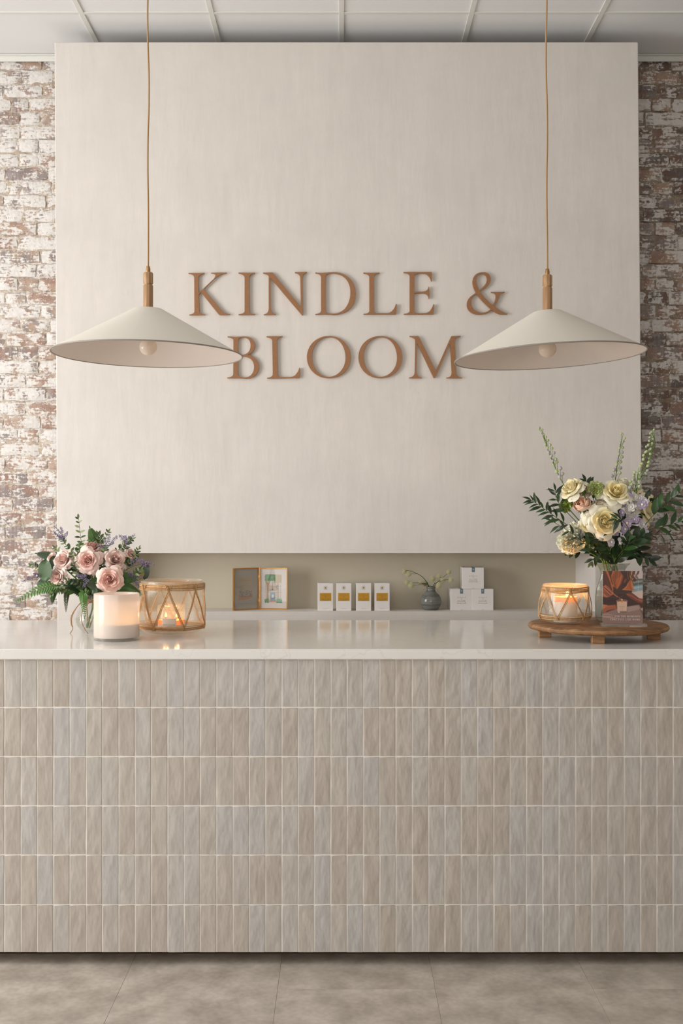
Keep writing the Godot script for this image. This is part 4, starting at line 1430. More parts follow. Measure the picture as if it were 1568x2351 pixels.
func counter_things_right():
	var Y := 1.1735
	# round board on feet
	var b := thing("serving_board", "round dark wooden board on short feet carrying lantern, vase and sign", "board", Vector3(1.043, Y, -0.401))
	var R := 0.2805
	var s := S()
	var nz := noise(300, 1.0, 2)
	var pf := [Vector2(0, 0.031), Vector2(R - 0.016, 0.0305), Vector2(R - 0.005, 0.0335), Vector2(R, 0.0410), Vector2(R - 0.001, 0.0475), Vector2(R - 0.007, 0.0530), Vector2(R - 0.02, 0.0548), Vector2(R * 0.6, 0.0552), Vector2(0, 0.0552)]
	lathe(s, pf, 96)
	part("top", done(s), M.board, b)
	for q in [Vector2(-0.055, 0.232), Vector2(0.198, 0.10), Vector2(-0.222, 0.03), Vector2(0.05, -0.22)]:
		part("foot", box_mesh(Vector3(0.049, 0.0315, 0.030), 0.002, Vector3(q.x, 0.01575, q.y)), M.board_foot, b)
	Y += 0.0552
	# smaller rattan lantern with a pillar candle inside
	var prof := [Vector2(0, 0), Vector2(0.060, 0.001), Vector2(0.082, 0.008), Vector2(0.097, 0.022), Vector2(0.1015, 0.040), Vector2(0.1015, 0.060), Vector2(0.0985, 0.090), Vector2(0.0925, 0.122), Vector2(0.0895, 0.140), Vector2(0.0890, 0.1575)]
	var l := thing("glass_lantern", "small bubbled glass lantern wrapped in rattan on the wooden board", "lantern", Vector3(0.908, Y, -0.393), "rattan lanterns on the counter")
	var shell := prof.duplicate()
	shell += [Vector2(0.0878, 0.1588), Vector2(0.0862, 0.1575), Vector2(0.0862, 0.14)]
	part("glass_shell", lathe_mesh(shell, 64), M.seeded, l)
	cage(l, from_profile(prof), 0.0275, 0.139, 3, 4, 6, 0.03, 0.0028)
	var c := thing("pillar_candle", "cream pillar candle burning inside the small rattan lantern", "candle", Vector3(0.909, Y + 0.006, -0.393))
	var r := 0.048
	part("wax", lathe_mesh([Vector2(0, 0), Vector2(r, 0), Vector2(r, 0.002), Vector2(r, 0.082), Vector2(r, 0.082), Vector2(0, 0.082)], 48), M.wax, c)
	part("wax_rim", lathe_mesh([Vector2(r, 0.082), Vector2(r, 0.099), Vector2(r - 0.002, 0.102), Vector2(r - 0.006, 0.099), Vector2(r - 0.009, 0.084), Vector2(0, 0.0825)], 48), M.wax_rim, c)
	flame(c, Vector3(0.008, 0.098, 0.004), 0.032, 0.040, 0.015)
	# ribbed glass vase
	var v := thing("ribbed_vase", "tall ribbed clear glass vase holding the cream bouquet on the board", "vase", Vector3(1.131, Y, -0.517))
	part("glass", lathe_mesh([Vector2(0, 0), Vector2(0.062, 0), Vector2(0.067, 0.004), Vector2(0.0690, 0.02), Vector2(0.0695, 0.070), Vector2(0.0685, 0.105), Vector2(0.0635, 0.135), Vector2(0.0545, 0.160), Vector2(0.0480, 0.182), Vector2(0.0470, 0.196), Vector2(0.0520, 0.213), Vector2(0.0620, 0.228), Vector2(0.0710, 0.236), Vector2(0.0700, 0.2372), Vector2(0.060, 0.229), Vector2(0.0490, 0.211)], 288, 48, 0.020), M.ribbed, v)
	part("water", lathe_mesh([Vector2(0, 0.006), Vector2(0.064, 0.006), Vector2(0.0665, 0.02), Vector2(0.0665, 0.070), Vector2(0.066, 0.103), Vector2(0.066, 0.103), Vector2(0, 0.103)], 40), M.water, v)
	# acrylic sign holder
	var g := thing("acrylic_sign", "upright clear acrylic sign with an orange brown photograph and white lettering", "sign", Vector3(1.112, Y, -0.275))
	g.rotation.y = deg_to_rad(-3.0)
	part("base", box_mesh(Vector3(0.174, 0.0105, 0.050), 0.0008, Vector3(0.003, 0.00525, 0.0)), M.acrylic, g)
	part("plate", box_mesh(Vector3(0.157, 0.208, 0.0036), 0.0005, Vector3(0, 0.1145, -0.0022)), M.acrylic, g)
	var im := Image.create(236, 314, false, Image.FORMAT_RGB8)
	paint_poster(im)
	var po := part("poster", print_sheet(0.1565, 0.2075, 0.0), print_mat(im, 1), g, Transform3D(Basis(), Vector3(0, 0.0108, 0.0002)))
	for q in [["FOR THE MOMENTS", 0.0140, 0.0277], ["THAT FEEL LIKE HOME", 0.0052, 0.0155]]:
		var t := words(q[0], 0.0062, 4.0)
		t.horizontal_alignment = HORIZONTAL_ALIGNMENT_CENTER
		part("lettering", t, M.white_ink, po, Transform3D(Basis(), Vector3(q[1] + 0.004, q[2], 0.0003)))
	part("lettering", words("IT'S A RITUAL", 0.0034, 9.0), M.white_ink, po, Transform3D(Basis(Vector3(0, 0, 1), -PI / 2), Vector3(0.061, 0.148, 0.0003)))

func paint_poster(im: Image):
	var P := func(pts: Array, r: int, g: int, b: int, sp := 0.03):
		var o := []
		for i in range(0, pts.size(), 2):
			o.append((pts[i] - 185) / 11.8)
			o.append((pts[i + 1] - 145) / 15.95)
		fill(im, o, Color(r / 255.0, g / 255.0, b / 255.0), sp)
	im.fill(Color(0.29, 0.20, 0.175))
	P.call([1010, 145, 1365, 145, 1365, 390, 1030, 400], 196, 178, 172)
	P.call([1060, 400, 1365, 375, 1365, 560, 1090, 620], 96, 98, 92)
	P.call([1065, 460, 1365, 420, 1365, 480, 1090, 520], 132, 138, 132)
	P.call([1090, 600, 1365, 555, 1365, 740, 1030, 820], 132, 156, 162)
	P.call([1100, 640, 1365, 600, 1365, 640, 1110, 690], 160, 178, 180)
	P.call([1030, 800, 1365, 730, 1365, 990, 1180, 960], 206, 182, 166)
	P.call([190, 145, 300, 145, 420, 500, 440, 760, 190, 640], 92, 60, 50)
	P.call([262, 145, 345, 145, 420, 400, 500, 740, 470, 780, 400, 480], 168, 92, 56)
	P.call([470, 145, 700, 145, 810, 290, 760, 480, 600, 720, 520, 650, 430, 350], 146, 82, 54)
	P.call([480, 145, 540, 145, 450, 330, 520, 640, 480, 620, 420, 320], 182, 102, 62)
	P.call([540, 400, 760, 300, 700, 560, 590, 710], 166, 92, 56)
	P.call([690, 145, 1010, 145, 1035, 400, 920, 500, 690, 740, 650, 700, 810, 330], 74, 52, 46)
	P.call([820, 400, 900, 380, 860, 480, 800, 520], 130, 74, 48)
	P.call([1005, 145, 1035, 145, 1060, 420, 1020, 400, 990, 300], 190, 140, 96)
	P.call([1080, 145, 1150, 145, 1090, 280, 1180, 430, 1120, 480, 1040, 300], 88, 58, 48)
	P.call([1230, 145, 1260, 145, 1190, 260, 1230, 400, 1180, 340, 1170, 250], 96, 62, 52)
	P.call([960, 440, 1040, 400, 1112, 740, 900, 735, 755, 715, 880, 600], 170, 94, 56)
	P.call([980, 480, 1030, 440, 1090, 700, 1040, 690], 190, 112, 72)
	P.call([760, 700, 1100, 725, 1108, 745, 760, 722], 206, 128, 84)
	P.call([190, 900, 470, 860, 600, 880, 1000, 770, 1240, 960, 1365, 1160, 900, 1235, 560, 1180, 190, 1130], 70, 48, 44)
	P.call([510, 640, 760, 725, 1000, 775, 640, 870, 520, 800], 76, 54, 48)
	P.call([850, 830, 1030, 800, 1240, 975, 1365, 985, 1365, 1135, 1230, 1110, 1060, 1010, 900, 900], 122, 66, 50)
	P.call([1230, 1000, 1365, 995, 1365, 1100, 1250, 1060], 142, 78, 60)
	P.call([190, 620, 265, 568, 335, 610, 420, 720, 505, 800, 480, 870, 300, 972, 190, 925], 176, 100, 76)
	P.call([200, 640, 240, 650, 440, 830, 420, 850], 110, 56, 44)
	P.call([195, 760, 230, 770, 390, 890, 370, 905], 112, 58, 46)
	P.call([340, 650, 360, 650, 520, 850, 490, 850], 206, 132, 100)
	P.call([500, 830, 530, 850, 745, 1005, 735, 1020, 505, 870], 192, 118, 80, 0.0)
	P.call([185, 1160, 350, 1195, 560, 1170, 600, 1290, 330, 1350, 250, 1420, 185, 1420], 166, 94, 66)
	P.call([185, 1170, 300, 1180, 370, 1220, 280, 1240, 200, 1300], 206, 128, 92)
	P.call([185, 1440, 590, 1295, 900, 1225, 1260, 1165, 1365, 1380, 1365, 1745, 185, 1745], 146, 117, 107, 0.05)
	P.call([900, 1235, 1230, 1190, 1290, 1300, 920, 1400], 166, 140, 130, 0.06)
	P.call([185, 1500, 420, 1520, 700, 1610, 185, 1560], 178, 146, 134)
	P.call([185, 1450, 330, 1440, 560, 1500, 185, 1480], 172, 142, 132)
	P.call([1270, 1290, 1365, 1240, 1365, 1500, 1310, 1400], 112, 90, 82)
	P.call([1290, 1300, 1365, 1260, 1365, 1370], 180, 160, 146)
	# folds of the shirt, strands of hair, creases of the hand
	var Q := func(pts: Array, wd: float, r: int, g: int, b: int):
		var o := []
		for i in range(0, pts.size(), 2):
			o.append((pts[i] - 185) / 11.8)
			o.append((pts[i + 1] - 145) / 15.95)
		stroke(im, o, wd, Color(r / 255.0, g / 255.0, b / 255.0))
	for q in [[[300, 150, 360, 300, 430, 480, 490, 700], 1.6, 196, 112, 68], [[440, 160, 420, 260, 440, 420, 480, 560], 1.4, 92, 54, 42], [[600, 160, 560, 320, 540, 520, 580, 690], 1.5, 120, 68, 48], [[660, 160, 640, 330, 610, 520], 1.2, 184, 104, 64], [[740, 260, 700, 420, 640, 600, 600, 700], 1.6, 200, 116, 72], [[800, 320, 770, 430, 720, 560, 660, 700], 1.4, 96, 58, 46], [[230, 200, 280, 360, 330, 520, 400, 640], 1.8, 112, 66, 52], [[930, 520, 900, 600, 850, 680, 790, 712], 1.2, 206, 130, 86], [[1000, 460, 990, 560, 1010, 660, 1040, 720], 1.2, 128, 70, 46], [[1050, 470, 1070, 580, 1095, 700], 1.2, 214, 140, 96], [[240, 960, 420, 940, 620, 960, 800, 900], 1.6, 84, 58, 52], [[300, 1060, 560, 1040, 820, 1080, 1000, 1140], 1.6, 60, 42, 40], [[700, 820, 860, 830, 980, 800], 1.2, 90, 64, 56]]:
		Q.call(q[0], q[1], q[2], q[3], q[4])
	for q in [[1010, 150, 1000, 250, 1040, 340, 1030, 420], [1050, 150, 1060, 230, 1040, 320, 1090, 400, 1100, 470], [1090, 150, 1110, 220, 1080, 300, 1130, 370, 1140, 440], [1130, 150, 1120, 220, 1150, 300, 1170, 380], [1215, 150, 1220, 200, 1180, 260, 1190, 330, 1230, 390], [1255, 150, 1240, 210, 1210, 260], [960, 150, 950, 260, 980, 360, 960, 440], [900, 150, 880, 260, 900, 350]]:
		Q.call(q, 1.3, 74, 46, 38)
	for q in [[980, 160, 970, 260, 1000, 350, 990, 430], [1070, 160, 1085, 240, 1060, 310, 1110, 390], [930, 160, 920, 280, 940, 400]]:
		Q.call(q, 0.9, 168, 116, 80)
	for q in [[225, 640, 300, 700, 400, 790, 440, 850], [200, 700, 280, 770, 360, 850, 400, 900], [200, 800, 260, 850, 330, 920], [300, 620, 380, 700, 460, 800]]:
		Q.call(q, 0.9, 104, 54, 42)
	for q in [[250, 620, 340, 690, 440, 800], [215, 670, 310, 760, 400, 860], [205, 850, 260, 900, 320, 950]]:
		Q.call(q, 0.9, 214, 140, 108)
	for q in [[900, 850, 1040, 900, 1200, 1010, 1350, 1060], [190, 1230, 330, 1210, 480, 1230]]:
		Q.call(q, 1.4, 176, 104, 78)
	P.call([596, 1040, 640, 1018, 750, 1010, 860, 1018, 910, 1040, 900, 1200, 885, 1405, 620, 1405, 600, 1200], 196, 160, 138, 0.01)
	P.call([610, 1030, 760, 1015, 900, 1030, 895, 1075, 760, 1060, 615, 1080], 130, 86, 70, 0.01)
	P.call([615, 1085, 760, 1058, 895, 1080, 890, 1370, 620, 1370], 214, 178, 154, 0.01)
	P.call([640, 1100, 760, 1085, 870, 1100, 760, 1125], 232, 168, 126, 0.01)
	P.call([618, 1372, 890, 1372, 882, 1412, 626, 1412], 122, 100, 92, 0.01)
	P.call([625, 1380, 690, 1382, 680, 1420, 640, 1410], 226, 214, 206, 0.0)
	P.call([670, 1220, 830, 1220, 830, 1234, 670, 1234], 158, 124, 106, 0.0)
	P.call([705, 1270, 800, 1270, 800, 1280, 705, 1280], 170, 136, 116, 0.0)
	P.call([700, 1322, 800, 1322, 800, 1332, 700, 1332], 176, 142, 122, 0.0)
	P.call([745, 1050, 757, 1050, 757, 1105, 745, 1105], 92, 54, 40, 0.0)
	P.call([748, 975, 772, 1020, 768, 1050, 736, 1050, 732, 1020], 255, 214, 160, 0.0)

# ------------------------------------------------------------------ flowers: petals and leaves
func petal(n: Dictionary) -> ArrayMesh:
	var s := S()
	sheet(s, 10, 11, func(u, v0):
		var uu: float = u * 2 - 1
		var v: float = 1.0 - pow(1.0 - v0, 1.7)
		var round_: float = pow(maxf(0.0, 1.0 - pow(maxf(0.0, (v - 0.50) / 0.50), 2.0)), 0.55)
		var a: float = uu * n.a * (0.30 + 0.70 * sin(PI * minf(0.10 + 0.66 * v, 0.5))) * round_
		var r: float = lerpf(0.05, n.r, pow(sin(v * PI / 2), 0.8)) * (1.0 - n.close * v * v)
		var y: float = n.h * v - n.tip * uu * uu * v * v
		var c: float = sm(0.66, 1.0, v) * n.curl
		var w: float = 0.45 + 0.55 * absf(uu)
		r += c * (0.30 * w + 0.10 * pow(1.0 - absf(uu), 2.0)) + n.wave * sin(uu * 5 + n.r * 20) * v * v + 0.055 * uu * v
		y -= c * 0.17 * w
		return Vector3(sin(a) * r, y, cos(a) * r))
	return done(s)

var rose_sets := {}
func rose_set(kind: String) -> Array:
	if rose_sets.has(kind): return rose_sets[kind]
	var L := []
	match kind:
		"open":
			L = [[3, 1.35, 0.19, 0.80, 0.06, 0.03, 0], [3, 1.32, 0.29, 0.82, 0.14, 0.04, 0], [4, 1.22, 0.42, 0.80, 0.34, 0.06, 0], [5, 1.02, 0.58, 0.70, 0.62, 0.10, 1], [5, 0.92, 0.71, 0.53, 0.98, 0.13, 2], [4, 0.84, 0.78, 0.34, 1.12, 0.15, 2]]
		"half":
			L = [[3, 1.35, 0.19, 1.04, 0.06, 0.04, 0], [3, 1.30, 0.31, 1.08, 0.18, 0.05, 0], [4, 1.16, 0.46, 1.03, 0.45, 0.08, 1], [5, 1.00, 0.60, 0.91, 0.88, 0.12, 1], [4, 0.90, 0.69, 0.68, 1.2, 0.16, 2]]
		"cup":
			L = [[3, 1.35, 0.36, 1.15, 0.02, 0.10, 0, 0.35], [4, 1.25, 0.60, 1.24, 0.0, 0.10, 1, 0.40], [4, 1.20, 0.80, 1.18, 0.0, 0.10, 1, 0.38], [4, 1.05, 0.92, 0.95, 0.05, 0.12, 2, 0.22]]
	var out := []
	for l in L:
		var vs := []
		for k in 2: vs.append(petal({"a": l[1] * (1.0 - 0.08 * k), "r": l[2] * (1.0 + 0.05 * k), "h": l[3] * (1.0 - 0.05 * k), "curl": l[4] * (1.0 + 0.15 * k), "tip": l[5], "close": l[7] if l.size() > 7 else 0.0, "wave": 0.012 + 0.012 * k}))
		out.append({"n": l[0], "m": l[6], "meshes": vs})
	# furled heart of the flower
	var s := S()
	var hh: float = L[0][3]
	sheet(s, 44, 4, func(u, v):
		var a: float = u * TAU * 3.2
		var r: float = 0.018 + 0.165 * u
		return Vector3(sin(a) * r * (0.75 + 0.25 * v), hh * (0.30 + 0.70 * v) * (1.02 - 0.06 * u) + 0.02 * sin(a * 1.5) * v, cos(a) * r * (0.75 + 0.25 * v)))
	ball(s, Vector3(0, hh * 0.52, 0), Vector3(0.17, hh * 0.36, 0.17), 14, 8)
	out.append({"heart": done(s)})
	rose_sets[kind] = out
	return out

var calyx_mesh: ArrayMesh
func bloom(o: Node3D, at: Vector3, dir: Vector3, R: float, kind: String, mats: Array, spin := 0.0):
	var set_ := rose_set(kind)
	var b := along(dir, Vector3(0, 1, 0.2)) * Basis(Vector3.UP, spin)
	var lift: float = {"open": 0.40, "half": 0.62, "cup": 0.58}[kind]
	var base := at - dir.normalized() * R * lift
	for l in set_:
		if l.has("heart"):
			part("heart", l.heart, mats[0], o, Transform3D(b.scaled(Vector3(R, R, R)), base))
			continue
		var ph := rng.randf() * TAU
		for k in l.n:
			var a: float = ph + TAU * k / l.n + rng.randf_range(-0.12, 0.12)
			var sc := R * rng.randf_range(0.95, 1.05)
			var bb := b * Basis(Vector3.UP, a) * Basis(Vector3(1, 0, 0), rng.randf_range(-0.06, 0.08))
			part("petal", l.meshes[rng.randi() % 2], mats[l.m], o, Transform3D(bb.scaled(Vector3(sc, sc, sc)), base))
	if calyx_mesh == null:
		var s := S()
		lathe(s, [Vector2(0, -0.30), Vector2(0.10, -0.26), Vector2(0.13, -0.12), Vector2(0.22, 0.02), Vector2(0.12, 0.10), Vector2(0, 0.1)], 12)
		for k in 5:
			var a := TAU * k / 5
			var d := Vector3(sin(a), 0, cos(a))
			var t := Vector3(cos(a), 0, -sin(a))
			tri(s, d * 0.14 - t * 0.10, d * 0.62 - Vector3(0, 0.10, 0), d * 0.14 + t * 0.10)
		calyx_mesh = done(s)
	part("calyx", calyx_mesh, M.stem_dark, o, Transform3D(b.scaled(Vector3(R, R, R)), base))

func rose(called: String, label: String, cat: String, group: String, origin: Vector3, at: Vector3, dir: Vector3, R: float, kind: String, mats: Array, foot: Vector3, neck: Vector3):
	var o := thing(called, label, cat, origin, group)
	bloom(o, at, dir, R, kind, mats, rng.randf() * 6)
	var base := at - dir.normalized() * R * 0.7
	part("stem", tube_mesh(curve([foot, neck, neck.lerp(base, 0.55) + Vector3(0, 0.012, 0), base], 14), 0.0030, 0.0026, 6), M.stem, o)

var leaf_meshes := {}
func leaf_shape(kind: String) -> ArrayMesh:
	if leaf_meshes.has(kind): return leaf_meshes[kind]
	var s := S()
	# unit length; width, sharpness, fold, bend
	var d: Array = {"lance": [0.36, 0.95, 0.18, 0.22], "lance_curl": [0.29, 0.95, 0.22, 0.45], "oval": [0.46, 0.8, 0.14, 0.10], "round": [0.92, 0.5, 0.06, 0.06], "blade": [0.16, 1.1, 0.1, 0.30], "small": [0.40, 0.8, 0.25, 0.18]}[kind]
	sheet(s, 4, 8, func(u, v):
		var w: float = d[0] * pow(maxf(sin(PI * pow(v, 0.86 if d[1] > 0.6 else 1.0)), 0.0), d[1]) * 0.5
		var x: float = (u * 2 - 1) * w
		return Vector3(x, v, -d[3] * v * v + d[2] * absf(x) + 0.012 * sin(v * 9 + u * 3)))
	leaf_meshes[kind] = done(s)
	return leaf_meshes[kind]

func leaf(o: Node, kind: String, m: Material, at: Vector3, dir: Vector3, face: Vector3, size: float, wide := 1.0):
	part("leaf", leaf_shape(kind), m, o, Transform3D(along(dir, face).scaled_local(Vector3(size * wide, size, size)), at))

# a leafy stem: leaves alternate along the upper part of the path
func sprig(called: String, label: String, cat: String, group: String, origin: Vector3, path: Array, thick: float, stem_m: Material, kind: String, mats: Array, n: int, size: float, from := 0.35, spread := 0.9, paired := false) -> Node3D:
	var o := thing(called, label, cat, origin, group)
	var pts := curve(path, 30)
	part("stem", tube_mesh(pts, thick, thick * 0.4, 6), stem_m, o)
	for i in n:
		var f := lerpf(from, 0.97, float(i) / maxf(n - 1, 1)) * 30
		var k := mini(int(f), 29)
		var p := pts[k].lerp(pts[k + 1], f - k)
		var t := (pts[k + 1] - pts[k]).normalized()
		var side := t.cross(Vector3(0, 0, 1)).normalized()
		if side.length() < 0.1: side = Vector3(1, 0, 0)
		for sd in ([-1, 1] if paired else [1 if i % 2 else -1]):
			if paired and rng.randf() < 0.14: continue
			var sp := spread * rng.randf_range(0.7, 1.3)
			var dir: Vector3 = (t * cos(sp) + side * sd * sin(sp) + Vector3(0, 0, rng.randf_range(-0.35, 0.55))).normalized()
			var face := (Vector3(rng.randf_range(-0.5, 0.5), rng.randf_range(0.1, 0.9), 0.75)).normalized()
			var sz := size * lerpf(1.0, 0.62, float(i) / n) * rng.randf_range(0.72, 1.18)
			leaf(o, kind, mats[rng.randi() % mats.size()], p, dir, face, sz)
	leaf(o, kind, mats[0], pts[30], (pts[30] - pts[28]).normalized(), Vector3(0.1, 0.5, 0.8), size * 0.62)
	return o

# fern frond: leaflets in two rows on an arching rib, joined into one blade
func fern(label: String, origin: Vector3, path: Array, length: float, m: Material, from := 0.25, face := Vector3(0.1, 0.5, 0.9), dense := 22):
	var o := thing("fern_frond", label, "fern", origin, "fern fronds of the pink bouquet")
	var pts := curve(path, 40)
	part("rib", tube_mesh(pts, 0.0014, 0.0005, 5), M.stem_dark, o)
	var s := S()
	var lm := leaf_shape("small")
	for i in dense:
		var f := lerpf(from, 0.985, float(i) / (dense - 1)) * 40
		var k := mini(int(f), 39)
		var p := pts[k].lerp(pts[k + 1], f - k)
		var t := (pts[k + 1] - pts[k]).normalized()
		var side := t.cross(face).normalized()
		var g := float(i) / (dense - 1)
		var sz := length * (0.35 + 0.65 * sin(PI * (0.25 + 0.62 * g))) * (1.0 - 0.55 * g * g)
		for sd in [-1, 1]:
			var dir: Vector3 = (t * 0.62 + side * sd * 0.85 - face * 0.12).normalized()
			s.append_from(lm, 0, Transform3D(along(dir, face).scaled_local(Vector3(sz * 1.05, sz, sz)), p))
	s.append_from(lm, 0, Transform3D(along((pts[40] - pts[38]).normalized(), face).scaled_local(Vector3(length * 0.4, length * 0.5, length * 0.5)), pts[40]))
	tag(part("leaflets", s.commit(), m, o), "", "", "", "stuff")

# sea lavender: a branching twig whose tips are set with tiny florets
func statice(label: String, origin: Vector3, path: Array, tips: Array, m: Material):
	var o := thing("sea_lavender_sprig", label, "flower", origin, "sea lavender in the pink bouquet")
	var st := S()
	var pts := curve(path, 14)
	tube(st, pts, 0.0016, 0.0008, 5)
	var s := S()
	var fl := S()
	ball(fl, Vector3.ZERO, Vector3(1, 1.4, 1), 5, 3)
	var fm := done(fl)
	for q in tips:
		var a: Vector3 = pts[10]
		for p in pts:
			if p.distance_to(q) < a.distance_to(q): a = p
		var b: Vector3 = q
		if b.distance_to(a) < 0.012: a = pts[9]
		var mid := a.lerp(b, 0.5) + Vector3(rng.randf_range(-0.004, 0.004), 0.003, rng.randf_range(-0.004, 0.004))
		var br := curve([a, mid, b], 8)
		tube(st, br, 0.0009, 0.0005, 4)
		var n := 52
		for i in n:
			var f := lerpf(0.30, 1.0, float(i) / n) * 8
			var k := mini(int(f), 7)
			var p := br[k].lerp(br[k + 1], f - k)
			var j := Vector3(rng.randf_range(-1, 1), rng.randf_range(-1, 1), rng.randf_range(-1, 1)) * 0.0080 * (1.15 - 0.6 * float(i) / n)
			var r := rng.randf_range(0.0010, 0.0020)
			s.append_from(fm, 0, Transform3D(along((b - a).normalized() + j * 90).scaled(Vector3(r, r, r)), p + j))
	part("twig", done(st), M.stem_dark, o)
	tag(part("florets", s.commit(), m, o), "", "", "", "stuff")

# ruffled flower: petals radiate over a dome; frills > 0 gives a carnation, else rounded florets
func ruffle(n: int, frill: float, size: float, dome: float, sd: int) -> ArrayMesh:
	var s := S()
	for i in n:
		var f := (i + 0.5) / n
		var y := 1.0 - dome * f
		var a := i * 2.39996
		var d := Vector3(sqrt(maxf(0.0, 1 - y * y)) * cos(a), y, sqrt(maxf(0.0, 1 - y * y)) * sin(a))
		var b := along((d + Vector3(0, 0.15, 0)).normalized(), Vector3(cos(a * 3 + sd), 0.3, sin(a * 3 + sd)))
		var r0 := 0.30
		var r1 := rng.randf_range(0.88, 1.06)
		var ph := rng.randf() * 6
		sheet(s, 6, 5, func(u, v):
			var uu: float = u * 2 - 1
			var w: float = size * (0.25 + 0.75 * minf(v * 1.25, 1.0))
			var edge: float = frill * v * v * sin(uu * 9 + ph)
			return d * 0.0 + b * Vector3(uu * w, lerpf(r0, r1 - 0.24 * uu * uu, v) + (0.05 * frill * sin(uu * 23 + ph) * v * 4.0 if v > 0.9 else 0.0), edge + 0.12 * sin(v * 2.0) * (1.0 if i % 2 else -1.0)))
	return done(s)

func puff(called: String, label: String, cat: String, origin: Vector3, at: Vector3, dir: Vector3, R: float, mesh: ArrayMesh, m: Material, foot: Vector3, neck: Vector3, core: ArrayMesh = null, core_m: Material = null):
	var o := thing(called, label, cat, origin)
	var b := along(dir, Vector3(0, 1, 0.3))
	var base := at - dir.normalized() * R * 0.35
	tag(part("petals", mesh, m, o, Transform3D(b.scaled(Vector3(R, R, R)), base)), "", "", "", "stuff")
	if core: tag(part("inner_petals", core, core_m, o, Transform3D(b.scaled(Vector3(R, R, R) * 0.86), base + dir.normalized() * R * 0.26)), "", "", "", "stuff")
	var cl := base - dir.normalized() * R * 0.1
	part("calyx", lathe_mesh([Vector2(0, -0.55), Vector2(0.16, -0.5), Vector2(0.24, -0.15), Vector2(0.34, 0.12), Vector2(0, 0.2)], 12), M.stem, o, Transform3D(b.scaled(Vector3(R, R, R)), cl))
	part("stem", tube_mesh(curve([foot, neck, neck.lerp(cl, 0.6) + Vector3(0, 0.01, 0), cl - dir.normalized() * R * 0.4], 14), 0.0026, 0.0022, 6), M.stem, o)

# delphinium spike: buds on thin stalks along a tall stem, some showing lilac
func delphinium(label: String, origin: Vector3, path: Array, buds: Array, florets: Array):
	var o := thing("delphinium", label, "flower", origin, "delphiniums in the cream bouquet")
	var pts := curve(path, 30)
	part("stem", tube_mesh(pts, 0.0028, 0.0009, 6), M.stem, o)
	var st := S()
	for q in buds + florets:
		var c: Vector3 = q[0]
		var a: Vector3 = pts[2]
		for p in pts:
			if p.y < c.y - 0.016 and p.distance_to(c + Vector3(0, -0.045, 0)) < a.distance_to(c + Vector3(0, -0.045, 0)): a = p
		tube(st, curve([a, a.lerp(c, 0.55) + Vector3(0, -0.003, 0), c], 5), 0.0009, 0.0007, 4)
	tag(part("stalks", done(st), M.stem, o), "", "", "", "stuff")
	for q in buds:
		var r: float = q[1]
		var d := Vector3(rng.randf_range(-0.5, 0.5), 0.7, 0.4).normalized()
		part("bud", bud_mesh, M.bud, o, Transform3D(along(d).scaled(Vector3(r, r, r)), q[0]))
		if q[2]: part("bud_tip", tip_mesh, M.lilac[2], o, Transform3D(along(d).scaled(Vector3(r, r, r)), q[0]))
	for q in florets:
		var r: float = q[1]
		var d := (Vector3(rng.randf_range(-0.7, 0.7), rng.randf_range(-0.2, 0.5), 1.0)).normalized()
		part("floret", floret_mesh, M.lilac[rng.randi() % 3], o, Transform3D(along(d, Vector3(0, 1, 0)).scaled(Vector3(r, r, r)), q[0]))
		part("floret_eye", bud_mesh, M.ivory, o, Transform3D(Basis().scaled(Vector3(r, r, r) * 0.28), q[0] + d * r * 0.35))

var bud_mesh: ArrayMesh
var tip_mesh: ArrayMesh
var floret_mesh: ArrayMesh
func small_shapes():
	bud_mesh = lathe_mesh([Vector2(0, -1.0), Vector2(0.55, -0.75), Vector2(0.85, -0.2), Vector2(0.8, 0.35), Vector2(0.45, 0.85), Vector2(0, 1.05)], 10)
	tip_mesh = lathe_mesh([Vector2(0.86, 0.25), Vector2(0.66, 0.66), Vector2(0.40, 0.98), Vector2(0, 1.15)], 10)
	var s := S()
	for ring in 2:
		for k in 5:
			var b := Basis(Vector3.UP, TAU * (k + 0.5 * ring) / 5) * Basis(Vector3(1, 0, 0), 1.15 - 0.45 * ring)
			sheet(s, 4, 4, func(u, v):
				var w: float = 0.48 * sin(PI * (0.12 + 0.76 * v))
				var x: float = (u * 2 - 1) * w
				return b * Vector3(x, v * (1.0 - 0.2 * ring), 0.30 * x * x + 0.22 * v * v))
	floret_mesh = done(s)

